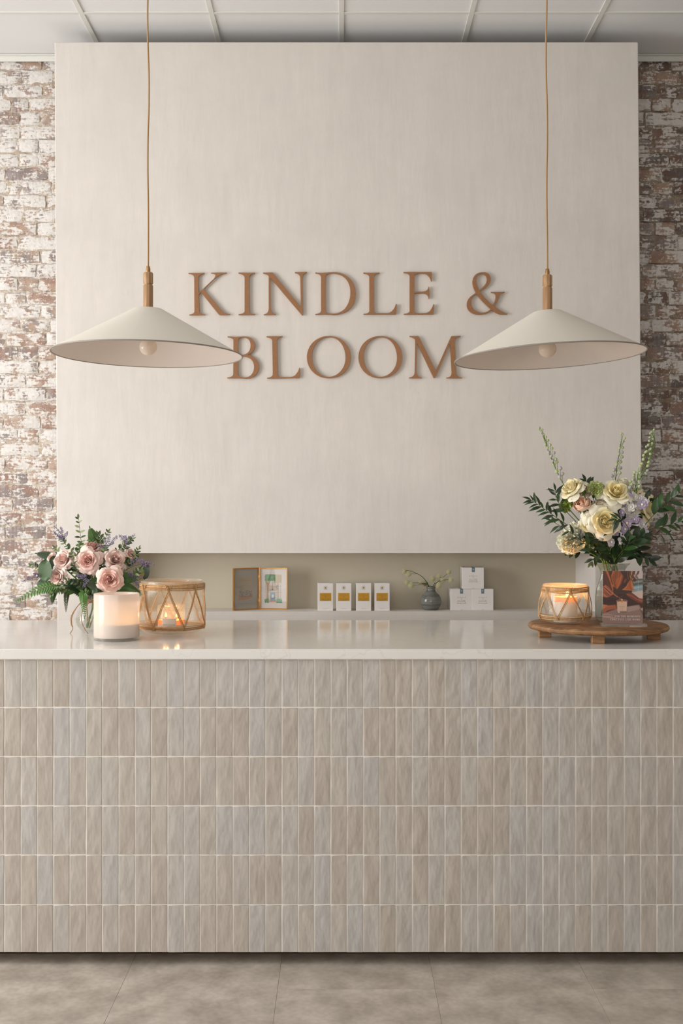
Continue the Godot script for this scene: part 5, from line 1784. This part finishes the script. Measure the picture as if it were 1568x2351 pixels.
# ------------------------------------------------------------------ left bouquet
func bouquet_left():
	small_shapes()
	var O := Vector3(-1.053, 1.1737, -0.571)
	var v := thing("flower_vase", "low clear glass vase tied with twine holding the pink bouquet", "vase", O)
	part("glass", lathe_mesh([Vector2(0, 0), Vector2(0.038, 0), Vector2(0.042, 0.0015), Vector2(0.048, 0.009), Vector2(0.064, 0.030), Vector2(0.0695, 0.044), Vector2(0.0680, 0.062), Vector2(0.0600, 0.088), Vector2(0.0490, 0.113), Vector2(0.0410, 0.130), Vector2(0.0385, 0.142), Vector2(0.0420, 0.156), Vector2(0.0408, 0.157), Vector2(0.0365, 0.142), Vector2(0.0385, 0.130)], 56), M.clear, v)
	part("glass_foot", lathe_mesh([Vector2(0.034, 0.0006), Vector2(0.041, 0.0022), Vector2(0.036, 0.0075), Vector2(0, 0.006)], 48), M.clear, v)
	part("water", lathe_mesh([Vector2(0, 0.0085), Vector2(0.042, 0.0085), Vector2(0.0615, 0.031), Vector2(0.067, 0.045), Vector2(0.0655, 0.061), Vector2(0.0655, 0.061), Vector2(0, 0.061)], 48), M.water, v)
	var s := S()
	for k in 5:
		var ring := PackedVector3Array()
		for i in 33: ring.append(Vector3(sin(TAU * i / 32) * (0.0425 + 0.001 * sin(i * 1.7 + k)), 0.126 + k * 0.0036 + 0.001 * sin(i + k * 2.0), cos(TAU * i / 32) * (0.0425 + 0.001 * cos(i + k))))
		tube(s, ring, 0.0019, 0.0019, 5, false)
	part("twine", done(s), M.twine, v)
	for q in [[Vector3(-0.0294, 0.1343, 0.042), Vector3(-0.0534, 0.1086, 0.05), Vector3(-0.0773, 0.0718, 0.045), Vector3(-0.0791, 0.0350, 0.04), Vector3(-0.0699, 0.0202, 0.05), Vector3(-0.0755, 0.0055, 0.058), Vector3(-0.0865, -0.0138, 0.066)], [Vector3(-0.0313, 0.1362, 0.044), Vector3(-0.0570, 0.1012, 0.055), Vector3(-0.0736, 0.0662, 0.05), Vector3(-0.0755, 0.0386, 0.045), Vector3(-0.0699, 0.0276, 0.05)], [Vector3(-0.0221, 0.1307, 0.045), Vector3(-0.0258, 0.0939, 0.065), Vector3(-0.0276, 0.0570, 0.076), Vector3(-0.0166, 0.0202, 0.068), Vector3(0.0018, -0.0083, 0.06)], [Vector3(-0.0037, 0.1307, 0.045), Vector3(-0.0092, 0.1031, 0.062), Vector3(0.0000, 0.0662, 0.077), Vector3(0.0092, 0.0350, 0.075)]]:
		part("twine_end", tube_mesh(curve(q, 24), 0.0019, 0.0016, 5), M.twine, v)
	var foot := func() -> Vector3: return Vector3(rng.randf_range(-0.035, 0.035), rng.randf_range(0.012, 0.030), rng.randf_range(-0.03, 0.03))
	var neck := func() -> Vector3: return Vector3(rng.randf_range(-0.022, 0.022), 0.142, rng.randf_range(-0.022, 0.022))
	var g := "pink roses of the left bouquet"
	for q in [
		["pink rose with its face to the camera, centre of the left bouquet", Vector3(0.0000, 0.3055, 0.085), Vector3(-0.06, 0.10, 1), 0.056, "open", "pinkm"],
		["pink rose above the white candle, lowest of the left bouquet", Vector3(0.0975, 0.2282, 0.115), Vector3(0.10, 0.06, 1), 0.058, "open", "pink"],
		["pale pink rose turned up at the top right of the left bouquet", Vector3(0.1104, 0.3092, 0.055), Vector3(0.42, 0.35, 0.72), 0.052, "half", "blush"],
		["pale pink rose in the upper left of the bouquet, beside round green leaves", Vector3(-0.1086, 0.3092, 0.06), Vector3(-0.35, 0.32, 0.8), 0.052, "half", "blush"],
		["pale pink rose low on the left of the bouquet, over the fern", Vector3(-0.1270, 0.2374, 0.075), Vector3(-0.42, 0.05, 0.85), 0.050, "open", "blush"],
		["small blush rose peeping out behind round eucalyptus leaves", Vector3(-0.1711, 0.3128, 0.0), Vector3(-0.45, 0.55, 0.5), 0.034, "half", "blush"],
		["dusky pink rose half hidden at the back of the left bouquet", Vector3(-0.0018, 0.3589, -0.02), Vector3(0.0, 0.75, 0.5), 0.046, "open", "pink"],
		["beige pink rose half hidden behind the top right rose", Vector3(0.1619, 0.3294, -0.01), Vector3(0.55, 0.5, 0.4), 0.030, "half", "blush"]]:
		rose("pink_rose", q[0], "rose", g, O, q[1], q[2], q[3] * 0.95, q[4], M.pink if q[5] == "pink" else ([M.pink[0], M.blush[0], M.blush[1]] if q[5] == "pinkm" else M.blush), foot.call(), neck.call())
	# round eucalyptus leaves
	var eu := "eucalyptus in the pink bouquet"
	for q in [
		["eucalyptus stem with large round leaves at the bouquet's left edge", [Vector3(-0.0221, 0.1859, 0.03), Vector3(-0.1141, 0.2135, 0.05), Vector3(-0.1840, 0.2558, 0.06)], [[Vector3(-0.1748, 0.2153, 0.085), Vector3(-0.02, 1, 0.05), Vector3(-0.25, 0.1, 1), 0.096, 0], [Vector3(-0.1435, 0.2595, 0.05), Vector3(-0.15, 1, -0.2), Vector3(0.3, 0.3, 0.8), 0.068, 1], [Vector3(-0.1730, 0.2319, 0.06), Vector3(-0.5, -0.5, 0.3), Vector3(0, 0.6, 0.8), 0.055, 2]]],
		["eucalyptus stem with two round leaves low between rose and candle", [Vector3(0.0000, 0.1307, 0.03), Vector3(0.0294, 0.1527, 0.06), Vector3(0.0442, 0.1748, 0.08)], [[Vector3(0.0258, 0.1656, 0.095), Vector3(0.3, 0.25, 0.5), Vector3(0, 0.4, 1), 0.052, 1], [Vector3(-0.0037, 0.2153, 0.085), Vector3(1, -0.45, 0.3), Vector3(0.2, 0.9, 0.5), 0.085, 2], [Vector3(0.0184, 0.1693, 0.09), Vector3(0.75, 0.3, 0.4), Vector3(-0.2, 0.1, 1), 0.05, 1]]],
		["eucalyptus stem with round dark leaves at the bouquet's right edge", [Vector3(0.0184, 0.1491, 0.0), Vector3(0.1435, 0.2135, 0.02), Vector3(0.2172, 0.2374, 0.02)], [[Vector3(0.2245, 0.2208, 0.02), Vector3(0.05, 1, 0), Vector3(-0.4, 0.2, 0.85), 0.075, 1], [Vector3(0.2098, 0.2227, 0.05), Vector3(0.35, 1, 0.2), Vector3(0.8, 0.1, 0.5), 0.05, 2], [Vector3(0.1951, 0.2264, 0.01), Vector3(0.3, 0.6, 0), Vector3(0.2, 0.2, 1), 0.055, 1]]]]:
		var o := thing("eucalyptus_stem", q[0], "foliage", O, eu)
		part("stem", tube_mesh(curve(q[1], 14), 0.0020, 0.0012, 6), M.stem, o)
		for l in q[2]: leaf(o, "round", M.euca[l[4]], l[0], l[1], l[2], l[3], 0.72)
	# small-leaved variegated sprigs
	var pg := "small-leaved green sprigs of the pink bouquet"
	var N := [["small-leaved green sprig rising tallest out of the left bouquet", [Vector3(0.0000, 0.1454, 0), Vector3(-0.0294, 0.2779, 0.01), Vector3(-0.0442, 0.3791, 0.01), Vector3(-0.0552, 0.4803, 0.012)], 13, 0.034], ["small-leaved green sprig pointing up right of the tallest one", [Vector3(0.0037, 0.1454, -0.01), Vector3(0.0239, 0.2779, 0), Vector3(0.0460, 0.3699, 0.0), Vector3(0.0681, 0.4214, 0.0)], 9, 0.030], ["small-leaved green sprig leaning over the top right rose", [Vector3(0.0074, 0.1454, -0.01), Vector3(0.0699, 0.2963, -0.01), Vector3(0.1251, 0.3589, 0.005), Vector3(0.1730, 0.3920, 0.01)], 15, 0.027], ["small-leaved green sprig behind the upper left rose", [Vector3(-0.0074, 0.1454, -0.01), Vector3(-0.0589, 0.2779, 0.0), Vector3(-0.0994, 0.3552, 0.012), Vector3(-0.1362, 0.3993, 0.012)], 12, 0.027], ["small-leaved green sprig at the far left, above purple flowers", [Vector3(-0.0110, 0.1417, 0), Vector3(-0.1141, 0.2227, 0.01), Vector3(-0.1969, 0.2632, 0.02), Vector3(-0.2503, 0.2852, 0.03)], 14, 0.024], ["small-leaved green sprig between the two left roses and the centre", [Vector3(-0.0037, 0.1454, 0.02), Vector3(-0.0313, 0.2227, 0.06), Vector3(-0.0552, 0.2871, 0.085), Vector3(-0.0662, 0.3368, 0.08)], 14, 0.026], ["small-leaved green sprig at the right, beside the tilted rose", [Vector3(0.0074, 0.1417, 0.0), Vector3(0.1067, 0.2411, 0.02), Vector3(0.1711, 0.3055, 0.03), Vector3(0.2024, 0.3552, 0.03)], 14, 0.024], ["small-leaved green sprig behind the centre rose", [Vector3(0.0000, 0.1454, -0.03), Vector3(-0.0129, 0.2779, -0.03), Vector3(0.0000, 0.3478, -0.03), Vector3(-0.0129, 0.3883, -0.03)], 10, 0.034], ["small-leaved green sprig crossing low under the centre rose", [Vector3(0.0000, 0.1417, 0.03), Vector3(-0.0221, 0.1951, 0.07), Vector3(-0.0736, 0.2227, 0.10), Vector3(-0.1141, 0.2006, 0.11)], 10, 0.028]]
	N += [["small-leaved green sprig filling the gap between centre and tilted rose", [Vector3(0.0037, 0.1454, 0.01), Vector3(0.0368, 0.2411, 0.04), Vector3(0.0570, 0.3055, 0.05), Vector3(0.0626, 0.3478, 0.045)], 15, 0.030], ["small-leaved green sprig behind the tilted rose, tips showing above it", [Vector3(0.0074, 0.1454, -0.02), Vector3(0.0920, 0.2779, -0.02), Vector3(0.1325, 0.3478, -0.02), Vector3(0.1472, 0.3883, -0.02)], 16, 0.030], ["small-leaved green sprig behind the two left roses", [Vector3(-0.0074, 0.1454, -0.02), Vector3(-0.0773, 0.2595, -0.01), Vector3(-0.1325, 0.3239, 0.0), Vector3(-0.1583, 0.3552, 0.0)], 14, 0.028], ["small-leaved green sprig low between candle rim and lowest rose", [Vector3(0.0037, 0.1417, 0.03), Vector3(0.0442, 0.1748, 0.08), Vector3(0.0626, 0.1969, 0.095), Vector3(0.0515, 0.2227, 0.10)], 12, 0.030], ["small-leaved green sprig hanging under the lower left rose", [Vector3(-0.0110, 0.1417, 0.02), Vector3(-0.0589, 0.1859, 0.07), Vector3(-0.1141, 0.1822, 0.09), Vector3(-0.1546, 0.1638, 0.09)], 13, 0.028], ["small-leaved green sprig right of the lowest rose", [Vector3(0.0074, 0.1417, 0.02), Vector3(0.1251, 0.2043, 0.06), Vector3(0.1840, 0.2411, 0.07), Vector3(0.2172, 0.2687, 0.07)], 15, 0.028], ["small-leaved green sprig between centre rose and upper left rose", [Vector3(-0.0037, 0.1454, 0.01), Vector3(-0.0368, 0.2595, 0.04), Vector3(-0.0515, 0.3239, 0.05), Vector3(-0.0405, 0.3699, 0.04)], 14, 0.030], ["small-leaved green sprig at the back, between tall sprig and lavender", [Vector3(0.0000, 0.1454, -0.03), Vector3(0.0184, 0.2963, -0.03), Vector3(0.0331, 0.3699, -0.03), Vector3(0.0184, 0.4104, -0.03)], 13, 0.034]]
	for q in N: sprig("small_leaved_sprig", q[0], "foliage", pg, O, q[1], 0.0018, M.twig, "oval", M.pitto, maxi(6, int(q[2] * 0.95)), q[3] * 0.95, 0.30, 1.0, true)
	# sea lavender
	for q in [["purple sea lavender sprig at the top left, against the brick", [Vector3(-0.0037, 0.1454, 0), Vector3(-0.0681, 0.2963, 0.01), Vector3(-0.1141, 0.3791, 0.015)], [Vector3(-0.1564, 0.4472, 0.02), Vector3(-0.1270, 0.4398, 0.02), Vector3(-0.1012, 0.4214, 0.02), Vector3(-0.1583, 0.4214, 0.015), Vector3(-0.1362, 0.4030, 0.02)]], ["purple sea lavender sprig low at the far left", [Vector3(-0.0110, 0.1417, 0.02), Vector3(-0.1325, 0.2135, 0.06), Vector3(-0.1914, 0.2374, 0.07)], [Vector3(-0.2724, 0.2172, 0.075), Vector3(-0.2521, 0.2319, 0.08), Vector3(-0.2245, 0.2484, 0.08), Vector3(-0.2061, 0.2411, 0.08)]], ["purple sea lavender sprig behind the centre rose, top right", [Vector3(0.0037, 0.1491, -0.01), Vector3(0.0442, 0.2963, 0.0), Vector3(0.0699, 0.3607, 0.01)], [Vector3(0.0258, 0.3625, 0.02), Vector3(0.0515, 0.3883, 0.01), Vector3(0.0736, 0.4104, 0.01), Vector3(0.1031, 0.4030, 0.0), Vector3(0.0920, 0.3773, 0.02), Vector3(0.0534, 0.3552, 0.03)]], ["purple sea lavender sprig reaching up right over the tilted rose", [Vector3(0.0074, 0.1491, -0.01), Vector3(0.0883, 0.3055, 0.0), Vector3(0.1343, 0.3791, 0.0)], [Vector3(0.1159, 0.4067, 0.0), Vector3(0.1380, 0.4030, 0.0), Vector3(0.1619, 0.3883, 0.0), Vector3(0.1785, 0.4104, 0.0), Vector3(0.1546, 0.3699, 0.01)]], ["purple sea lavender sprig pointing right towards the niche", [Vector3(0.0110, 0.1454, 0.0), Vector3(0.1435, 0.2595, 0.03), Vector3(0.2079, 0.2871, 0.03)], [Vector3(0.2668, 0.2852, 0.03), Vector3(0.2448, 0.2926, 0.03), Vector3(0.2172, 0.3036, 0.03), Vector3(0.1951, 0.3110, 0.03), Vector3(0.1730, 0.3073, 0.04), Vector3(0.2319, 0.2816, 0.03)]], ["purple sea lavender sprig in front of the eucalyptus at the right", [Vector3(0.0110, 0.1417, 0.02), Vector3(0.1343, 0.2135, 0.06), Vector3(0.1803, 0.2319, 0.07)], [Vector3(0.1840, 0.2448, 0.08), Vector3(0.2024, 0.2227, 0.08), Vector3(0.2227, 0.2374, 0.075), Vector3(0.1693, 0.2558, 0.075), Vector3(0.2135, 0.1951, 0.08)]], ["purple sea lavender sprig under the centre rose", [Vector3(0.0037, 0.1417, 0.02), Vector3(-0.0074, 0.1951, 0.08), Vector3(-0.0129, 0.2319, 0.10)], [Vector3(-0.0405, 0.2484, 0.10), Vector3(-0.0221, 0.2374, 0.11), Vector3(0.0000, 0.2448, 0.11), Vector3(0.0110, 0.2227, 0.11), Vector3(-0.0092, 0.2006, 0.11)]]]:
		statice(q[0], O, q[1], q[2], M.purple[rng.randi() % 3])
	# fern
	for q in [
		["bright green fern frond sweeping out to the far left over the brick", [Vector3(-0.0074, 0.1380, 0.03), Vector3(-0.0865, 0.1951, 0.07), Vector3(-0.1785, 0.1951, 0.09), Vector3(-0.2834, 0.1435, 0.10)], 0.042, 0, 0.22, Vector3(0.0, 0.55, 0.85)],
		["bright green fern frond hanging in front of the twine-tied vase", [Vector3(-0.0037, 0.1454, 0.05), Vector3(-0.0129, 0.1711, 0.08), Vector3(-0.0166, 0.1454, 0.095), Vector3(-0.0110, 0.0736, 0.095)], 0.026, 0, 0.2, Vector3(-0.1, 0.2, 1)],
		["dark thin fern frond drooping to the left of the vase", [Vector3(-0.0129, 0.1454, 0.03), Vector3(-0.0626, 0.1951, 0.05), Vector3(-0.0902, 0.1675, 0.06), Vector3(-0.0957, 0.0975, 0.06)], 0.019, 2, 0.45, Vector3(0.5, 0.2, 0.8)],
		["short green fern frond drooping beside the partition's left edge", [Vector3(-0.0129, 0.1454, 0.03), Vector3(-0.0957, 0.1951, 0.05), Vector3(-0.1417, 0.1822, 0.06), Vector3(-0.1527, 0.1307, 0.06)], 0.024, 1, 0.5, Vector3(0.4, 0.2, 0.8)],
		["green fern frond reaching right above the rattan lantern", [Vector3(0.0055, 0.1417, 0.03), Vector3(0.0975, 0.1859, 0.09), Vector3(0.1619, 0.1951, 0.10), Vector3(0.2208, 0.1675, 0.10)], 0.038, 1, 0.3, Vector3(0.1, 0.6, 0.8)],
		["green fern frond filling the space right of the lowest rose", [Vector3(0.0055, 0.1417, 0.03), Vector3(0.0975, 0.2043, 0.06), Vector3(0.1527, 0.2319, 0.08), Vector3(0.1951, 0.2264, 0.08)], 0.036, 1, 0.3, Vector3(-0.1, 0.3, 0.95)],
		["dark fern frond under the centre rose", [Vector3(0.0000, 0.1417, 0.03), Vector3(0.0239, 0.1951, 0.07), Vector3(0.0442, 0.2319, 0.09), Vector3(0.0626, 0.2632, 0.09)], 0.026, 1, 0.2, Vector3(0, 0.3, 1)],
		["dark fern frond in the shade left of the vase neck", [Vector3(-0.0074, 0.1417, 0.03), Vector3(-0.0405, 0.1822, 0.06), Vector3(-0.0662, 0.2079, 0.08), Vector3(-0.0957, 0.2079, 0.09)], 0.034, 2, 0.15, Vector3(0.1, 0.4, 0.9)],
		["upright fern frond behind the centre of the left bouquet", [Vector3(0.0000, 0.1417, -0.02), Vector3(0.0000, 0.2779, -0.03), Vector3(0.0037, 0.3699, -0.03), Vector3(-0.0147, 0.4325, -0.03)], 0.036, 0, 0.45, Vector3(0.2, 0.1, 1)],
		["fern frond pointing left behind the small blush rose", [Vector3(-0.0074, 0.1417, -0.01), Vector3(-0.0865, 0.2595, -0.02), Vector3(-0.1785, 0.3147, -0.02), Vector3(-0.2356, 0.3294, -0.02)], 0.030, 2, 0.4, Vector3(0.1, 0.3, 0.9)],
		["dark fern frond behind the roses on the right", [Vector3(0.0037, 0.1417, -0.01), Vector3(0.0791, 0.2595, -0.02), Vector3(0.1527, 0.3055, -0.02), Vector3(0.1840, 0.3294, -0.02)], 0.040, 2, 0.2, Vector3(0, 0.1, 1)],
		["dark fern frond behind the roses on the left", [Vector3(-0.0037, 0.1417, -0.01), Vector3(-0.0405, 0.2411, -0.01), Vector3(-0.0773, 0.2779, -0.01), Vector3(-0.1141, 0.2687, 0.0)], 0.042, 2, 0.1, Vector3(0, 0.1, 1)],
		["dark fern frond low behind the vase neck", [Vector3(-0.0037, 0.1417, 0.0), Vector3(0.0055, 0.1859, 0.0), Vector3(0.0607, 0.2043, 0.0), Vector3(0.1343, 0.1859, 0.01)], 0.044, 2, 0.05, Vector3(0, 0.2, 1)]]:
		fern(q[0], O, q[1], q[2], M.fern[q[3]], q[4], q[5])

# ------------------------------------------------------------------ right bouquet
func bouquet_right():
	var O := Vector3(1.131, 1.2290, -0.517)
	var foot := func() -> Vector3: return Vector3(rng.randf_range(-0.045, 0.045), rng.randf_range(0.014, 0.03), rng.randf_range(-0.04, 0.04))
	var neck := func() -> Vector3: return Vector3(rng.randf_range(-0.028, 0.028), 0.194, rng.randf_range(-0.028, 0.028))
	var g := "cream roses of the right bouquet"
	for q in [
		["large cream rose facing forward, low centre of the right bouquet", Vector3(-0.0582, 0.4129, 0.105), Vector3(0.10, 0.12, 1), 0.070, "open", M.cream],
		["cream rose overlapped by the large one on its left", Vector3(-0.1146, 0.4020, 0.085), Vector3(-0.35, 0.05, 0.9), 0.048, "open", M.cream],
		["cream rose tilted upwards next to the green carnation", Vector3(-0.0036, 0.5347, 0.07), Vector3(0.0, 0.62, 0.78), 0.064, "open", M.cream],
		["cream rose seen from its side, top left of the right bouquet", Vector3(-0.1819, 0.5511, 0.05), Vector3(-0.62, 0.55, 0.35), 0.058, "half", [M.cream[1], M.cream[1], M.cream[2]]],
		["cream rose at the right edge, partly before the dark brick", Vector3(0.1510, 0.4747, 0.0), Vector3(0.72, 0.25, 0.5), 0.072, "half", [M.cream[0], M.cream[1], M.cream[1]]],
		["pale cream rose at the back, only its upper petals showing", Vector3(0.0618, 0.5711, -0.06), Vector3(0.1, 0.8, 0.3), 0.052, "half", [M.cream[2], M.cream[2], M.cream[2]]]]:
		rose("cream_rose", q[0], "rose", g, O, q[1], q[2], q[3], q[4], q[5], foot.call(), neck.call())
	rose("peach_rose", "peach coloured cupped rose left of the cream carnation", "rose", "", O, Vector3(-0.1419, 0.4802, 0.075), Vector3(-0.35, 0.62, 0.55), 0.048, "cup", M.peach, foot.call(), neck.call())
	var carn := ruffle(70, 0.14, 0.26, 1.35, 3)
	puff("green_carnation", "lime green carnation at the top of the right bouquet", "carnation", O, Vector3(-0.0764, 0.5529, 0.05), Vector3(0.25, 0.75, 0.5), 0.040, carn, M.lime, foot.call(), neck.call())
	puff("green_carnation", "olive green carnation half hidden under the side-on cream rose", "carnation", O, Vector3(-0.2019, 0.4802, 0.02), Vector3(-0.6, 0.5, 0.5), 0.032, carn, M.olive, foot.call(), neck.call())
	puff("cream_carnation", "cream carnation between peach rose and large cream rose", "carnation", O, Vector3(-0.0637, 0.4711, 0.065), Vector3(0.0, 0.6, 0.75), 0.046, carn, M.buff, foot.call(), neck.call())
	puff("cream_carnation", "cream carnation mostly hidden behind the lime green one", "carnation", O, Vector3(-0.1182, 0.5420, 0.0), Vector3(0.2, 0.5, -0.6), 0.032, carn, M.buff, foot.call(), neck.call())
	var ball_ := ruffle(100, 0.10, 0.34, 1.75, 9)
	puff("peony", "ivory ruffled peony hanging low at the left of the bouquet", "peony", O, Vector3(-0.1910, 0.3256, 0.08), Vector3(-0.22, -0.28, 0.9), 0.060, ball_, M.ivory, foot.call(), neck.call(), ruffle(40, 0.12, 0.22, 0.5, 5), M.ivory_core)
	var st := ruffle(40, 0.05, 0.20, 1.5, 4)
	puff("stock_flower", "white stock flower tucked above the ivory peony", "flower", O, Vector3(-0.1728, 0.3874, 0.06), Vector3(-0.2, 0.5, 0.8), 0.033, st, M.ivory, foot.call(), neck.call())
	# delphiniums
	var spike := func(a: Vector3, b: Vector3, n: int, w: float, lilac: float) -> Array:
		var out := []
		for i in n:
			var f := pow(float(i) / (n - 1), 0.85)
			var p := a.lerp(b, f)
			out.append([p + Vector3((1 if i % 2 else -1) * w * lerpf(1.0, 0.45, f) * rng.randf_range(0.7, 1.2), rng.randf_range(-0.006, 0.006), rng.randf_range(-0.4, 0.9) * w), lerpf(0.0086, 0.0050, f) * rng.randf_range(0.9, 1.1), rng.randf() < lilac * (1.0 - f)])
		return out
	delphinium("tall delphinium spike in bud leaning out to the upper left", O, [Vector3(-0.0109, 0.2346, 0), Vector3(-0.1109, 0.4074, 0.01), Vector3(-0.2110, 0.5711, 0.02), Vector3(-0.2619, 0.6802, 0.02), Vector3(-0.2837, 0.7530, 0.02), Vector3(-0.3074, 0.8076, 0.02)], spike.call(Vector3(-0.2164, 0.5984, 0.02), Vector3(-0.3037, 0.8003, 0.02), 23, 0.011, 0.5), [])
	delphinium("tall delphinium spike in bud standing against the plaster", O, [Vector3(0.0036, 0.2346, 0), Vector3(0.0109, 0.4074, -0.01), Vector3(0.0182, 0.5802, -0.02), Vector3(0.0327, 0.6893, -0.02), Vector3(0.0509, 0.7821, -0.02)], spike.call(Vector3(0.0200, 0.5984, -0.02), Vector3(0.0509, 0.7748, -0.02), 17, 0.014, 0.7), [])
	delphinium("pale green delphinium spike standing before the dark brick", O, [Vector3(0.0109, 0.2346, 0), Vector3(0.0618, 0.4074, 0.02), Vector3(0.1019, 0.5711, 0.03), Vector3(0.1491, 0.6712, 0.03), Vector3(0.1710, 0.7348, 0.03), Vector3(0.1491, 0.7930, 0.03)], spike.call(Vector3(0.1164, 0.5984, 0.03), Vector3(0.1601, 0.7894, 0.03), 28, 0.014, 0.2), [])
	var fl := []
	for q in [[1432,1140], [1441,1152], [1422,1158], [1415,1178], [1430,1172], [1450,1180], [1462,1160], [1469,1154], [1455,1162], [1428,1200], [1457,1195], [1472,1222], [1446,1226], [1400,1222], [1390,1244], [1436,1186], [1410,1190], [1446,1142], [1439,1166], [1447,1194], [1424,1216], [1466,1206], [1418,1240], [1460,1146]]:
		fl.append([Vector3((q[0] - 1406) / 549.8, (1424 - q[1]) / 549.8, rng.randf_range(0.05, 0.085)), rng.randf_range(0.016, 0.022), true])
	delphinium("flowering lilac delphinium in the middle of the cream bouquet", O, [Vector3(0.0036, 0.2346, 0.01), Vector3(0.0346, 0.3619, 0.04), Vector3(0.0655, 0.4802, 0.055), Vector3(0.0837, 0.5711, 0.06), Vector3(0.0946, 0.6330, 0.06)], spike.call(Vector3(0.0746, 0.5384, 0.06), Vector3(0.0837, 0.6220, 0.06), 20, 0.022, 0.7), fl)
	# ruscus
	var rg := "dark ruscus branches of the cream bouquet"
	var R = M.ruscus
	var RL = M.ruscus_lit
	for q in [
		["dark ruscus branch reaching furthest out to the left", [Vector3(-0.0109, 0.2346, 0.01), Vector3(-0.1200, 0.3438, 0.03), Vector3(-0.2383, 0.4256, 0.04), Vector3(-0.3019, 0.4711, 0.04), Vector3(-0.3456, 0.5002, 0.04)], R, 17, 0.062, 0.40, "lance_curl"],
		["dark ruscus branch dipping over the ivory peony", [Vector3(-0.0109, 0.2346, 0.02), Vector3(-0.1019, 0.2947, 0.09), Vector3(-0.1928, 0.3619, 0.13), Vector3(-0.2801, 0.4165, 0.12)], R, 11, 0.056, 0.35, "lance_curl"],
		["dark ruscus branch curling up beside the side-on cream rose", [Vector3(-0.0073, 0.2346, 0.0), Vector3(-0.1200, 0.3710, 0.02), Vector3(-0.1928, 0.4474, 0.03), Vector3(-0.2364, 0.4984, 0.03), Vector3(-0.2437, 0.5384, 0.03)], R, 9, 0.058, 0.55, "lance_curl"],
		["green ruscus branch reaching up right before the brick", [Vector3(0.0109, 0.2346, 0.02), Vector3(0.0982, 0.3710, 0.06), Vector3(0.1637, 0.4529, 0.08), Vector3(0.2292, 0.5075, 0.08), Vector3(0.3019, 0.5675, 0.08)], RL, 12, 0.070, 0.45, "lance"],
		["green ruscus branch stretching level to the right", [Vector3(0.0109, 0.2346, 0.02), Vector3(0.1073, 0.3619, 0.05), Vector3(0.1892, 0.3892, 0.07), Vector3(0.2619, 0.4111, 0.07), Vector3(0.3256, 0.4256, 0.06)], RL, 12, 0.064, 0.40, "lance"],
		["dark ruscus branch low to the right, over the sign", [Vector3(0.0109, 0.2346, 0.02), Vector3(0.0709, 0.3165, 0.05), Vector3(0.1346, 0.3565, 0.06), Vector3(0.2255, 0.3565, 0.06)], R, 10, 0.056, 0.35, "blade"],
		["dark ruscus leaves over the front of the large cream rose", [Vector3(0.0036, 0.2346, 0.03), Vector3(0.0437, 0.3438, 0.12), Vector3(0.0036, 0.4147, 0.165), Vector3(-0.0255, 0.4220, 0.170)], R, 5, 0.060, 0.70, "lance_curl"],
		["dark ruscus branch drooping left over the vase rim", [Vector3(-0.0073, 0.2346, 0.02), Vector3(-0.0382, 0.2837, 0.05), Vector3(-0.0800, 0.2765, 0.07), Vector3(-0.1019, 0.2474, 0.07)], R, 7, 0.052, 0.35, "lance"],
		["dark ruscus branch behind the cream roses at the top", [Vector3(0.0000, 0.2346, -0.03), Vector3(-0.0382, 0.4256, -0.05), Vector3(-0.0800, 0.5347, -0.05), Vector3(-0.0982, 0.5802, -0.05)], R, 9, 0.060, 0.5, "lance"],
		["dark ruscus branch behind the lilac florets", [Vector3(0.0036, 0.2346, -0.02), Vector3(0.0527, 0.3710, -0.02), Vector3(0.1073, 0.4438, -0.01), Vector3(0.1346, 0.4984, 0.0)], R, 14, 0.085, 0.3, "oval"],
		["dark ruscus branch filling the middle under the cream roses", [Vector3(0.0000, 0.2346, 0.02), Vector3(-0.0291, 0.2947, 0.07), Vector3(-0.0564, 0.3256, 0.09), Vector3(-0.0982, 0.3492, 0.10)], R, 13, 0.068, 0.15, "oval"],
		["dark ruscus branch filling the right under the lilac florets", [Vector3(0.0073, 0.2346, 0.02), Vector3(0.0437, 0.2947, 0.07), Vector3(0.0709, 0.3347, 0.09), Vector3(0.1019, 0.3492, 0.09)], R, 14, 0.073, 0.15, "oval"],
		["dark ruscus branch low at the centre above the vase rim", [Vector3(0.0000, 0.2255, 0.01), Vector3(0.0109, 0.2710, 0.06), Vector3(0.0255, 0.3019, 0.09), Vector3(0.0327, 0.3383, 0.10)], R, 12, 0.068, 0.1, "oval"],
		["dark ruscus branch low to the left behind the stems", [Vector3(-0.0036, 0.2292, -0.01), Vector3(-0.0473, 0.2801, -0.02), Vector3(-0.1109, 0.3165, -0.02), Vector3(-0.1601, 0.2947, -0.01)], R, 13, 0.076, 0.15, "oval"],
		["dark ruscus branch low to the right behind the stems", [Vector3(0.0036, 0.2292, -0.02), Vector3(0.0527, 0.2801, -0.03), Vector3(0.0982, 0.2947, -0.02), Vector3(0.1528, 0.2528, 0.0)], R, 13, 0.073, 0.15, "oval"],
		["dark ruscus branch deep in the middle of the bouquet", [Vector3(0.0000, 0.2292, -0.02), Vector3(-0.0109, 0.3074, -0.03), Vector3(-0.0255, 0.3801, -0.02), Vector3(0.0073, 0.4256, -0.02)], R, 15, 0.080, 0.1, "oval"]]:
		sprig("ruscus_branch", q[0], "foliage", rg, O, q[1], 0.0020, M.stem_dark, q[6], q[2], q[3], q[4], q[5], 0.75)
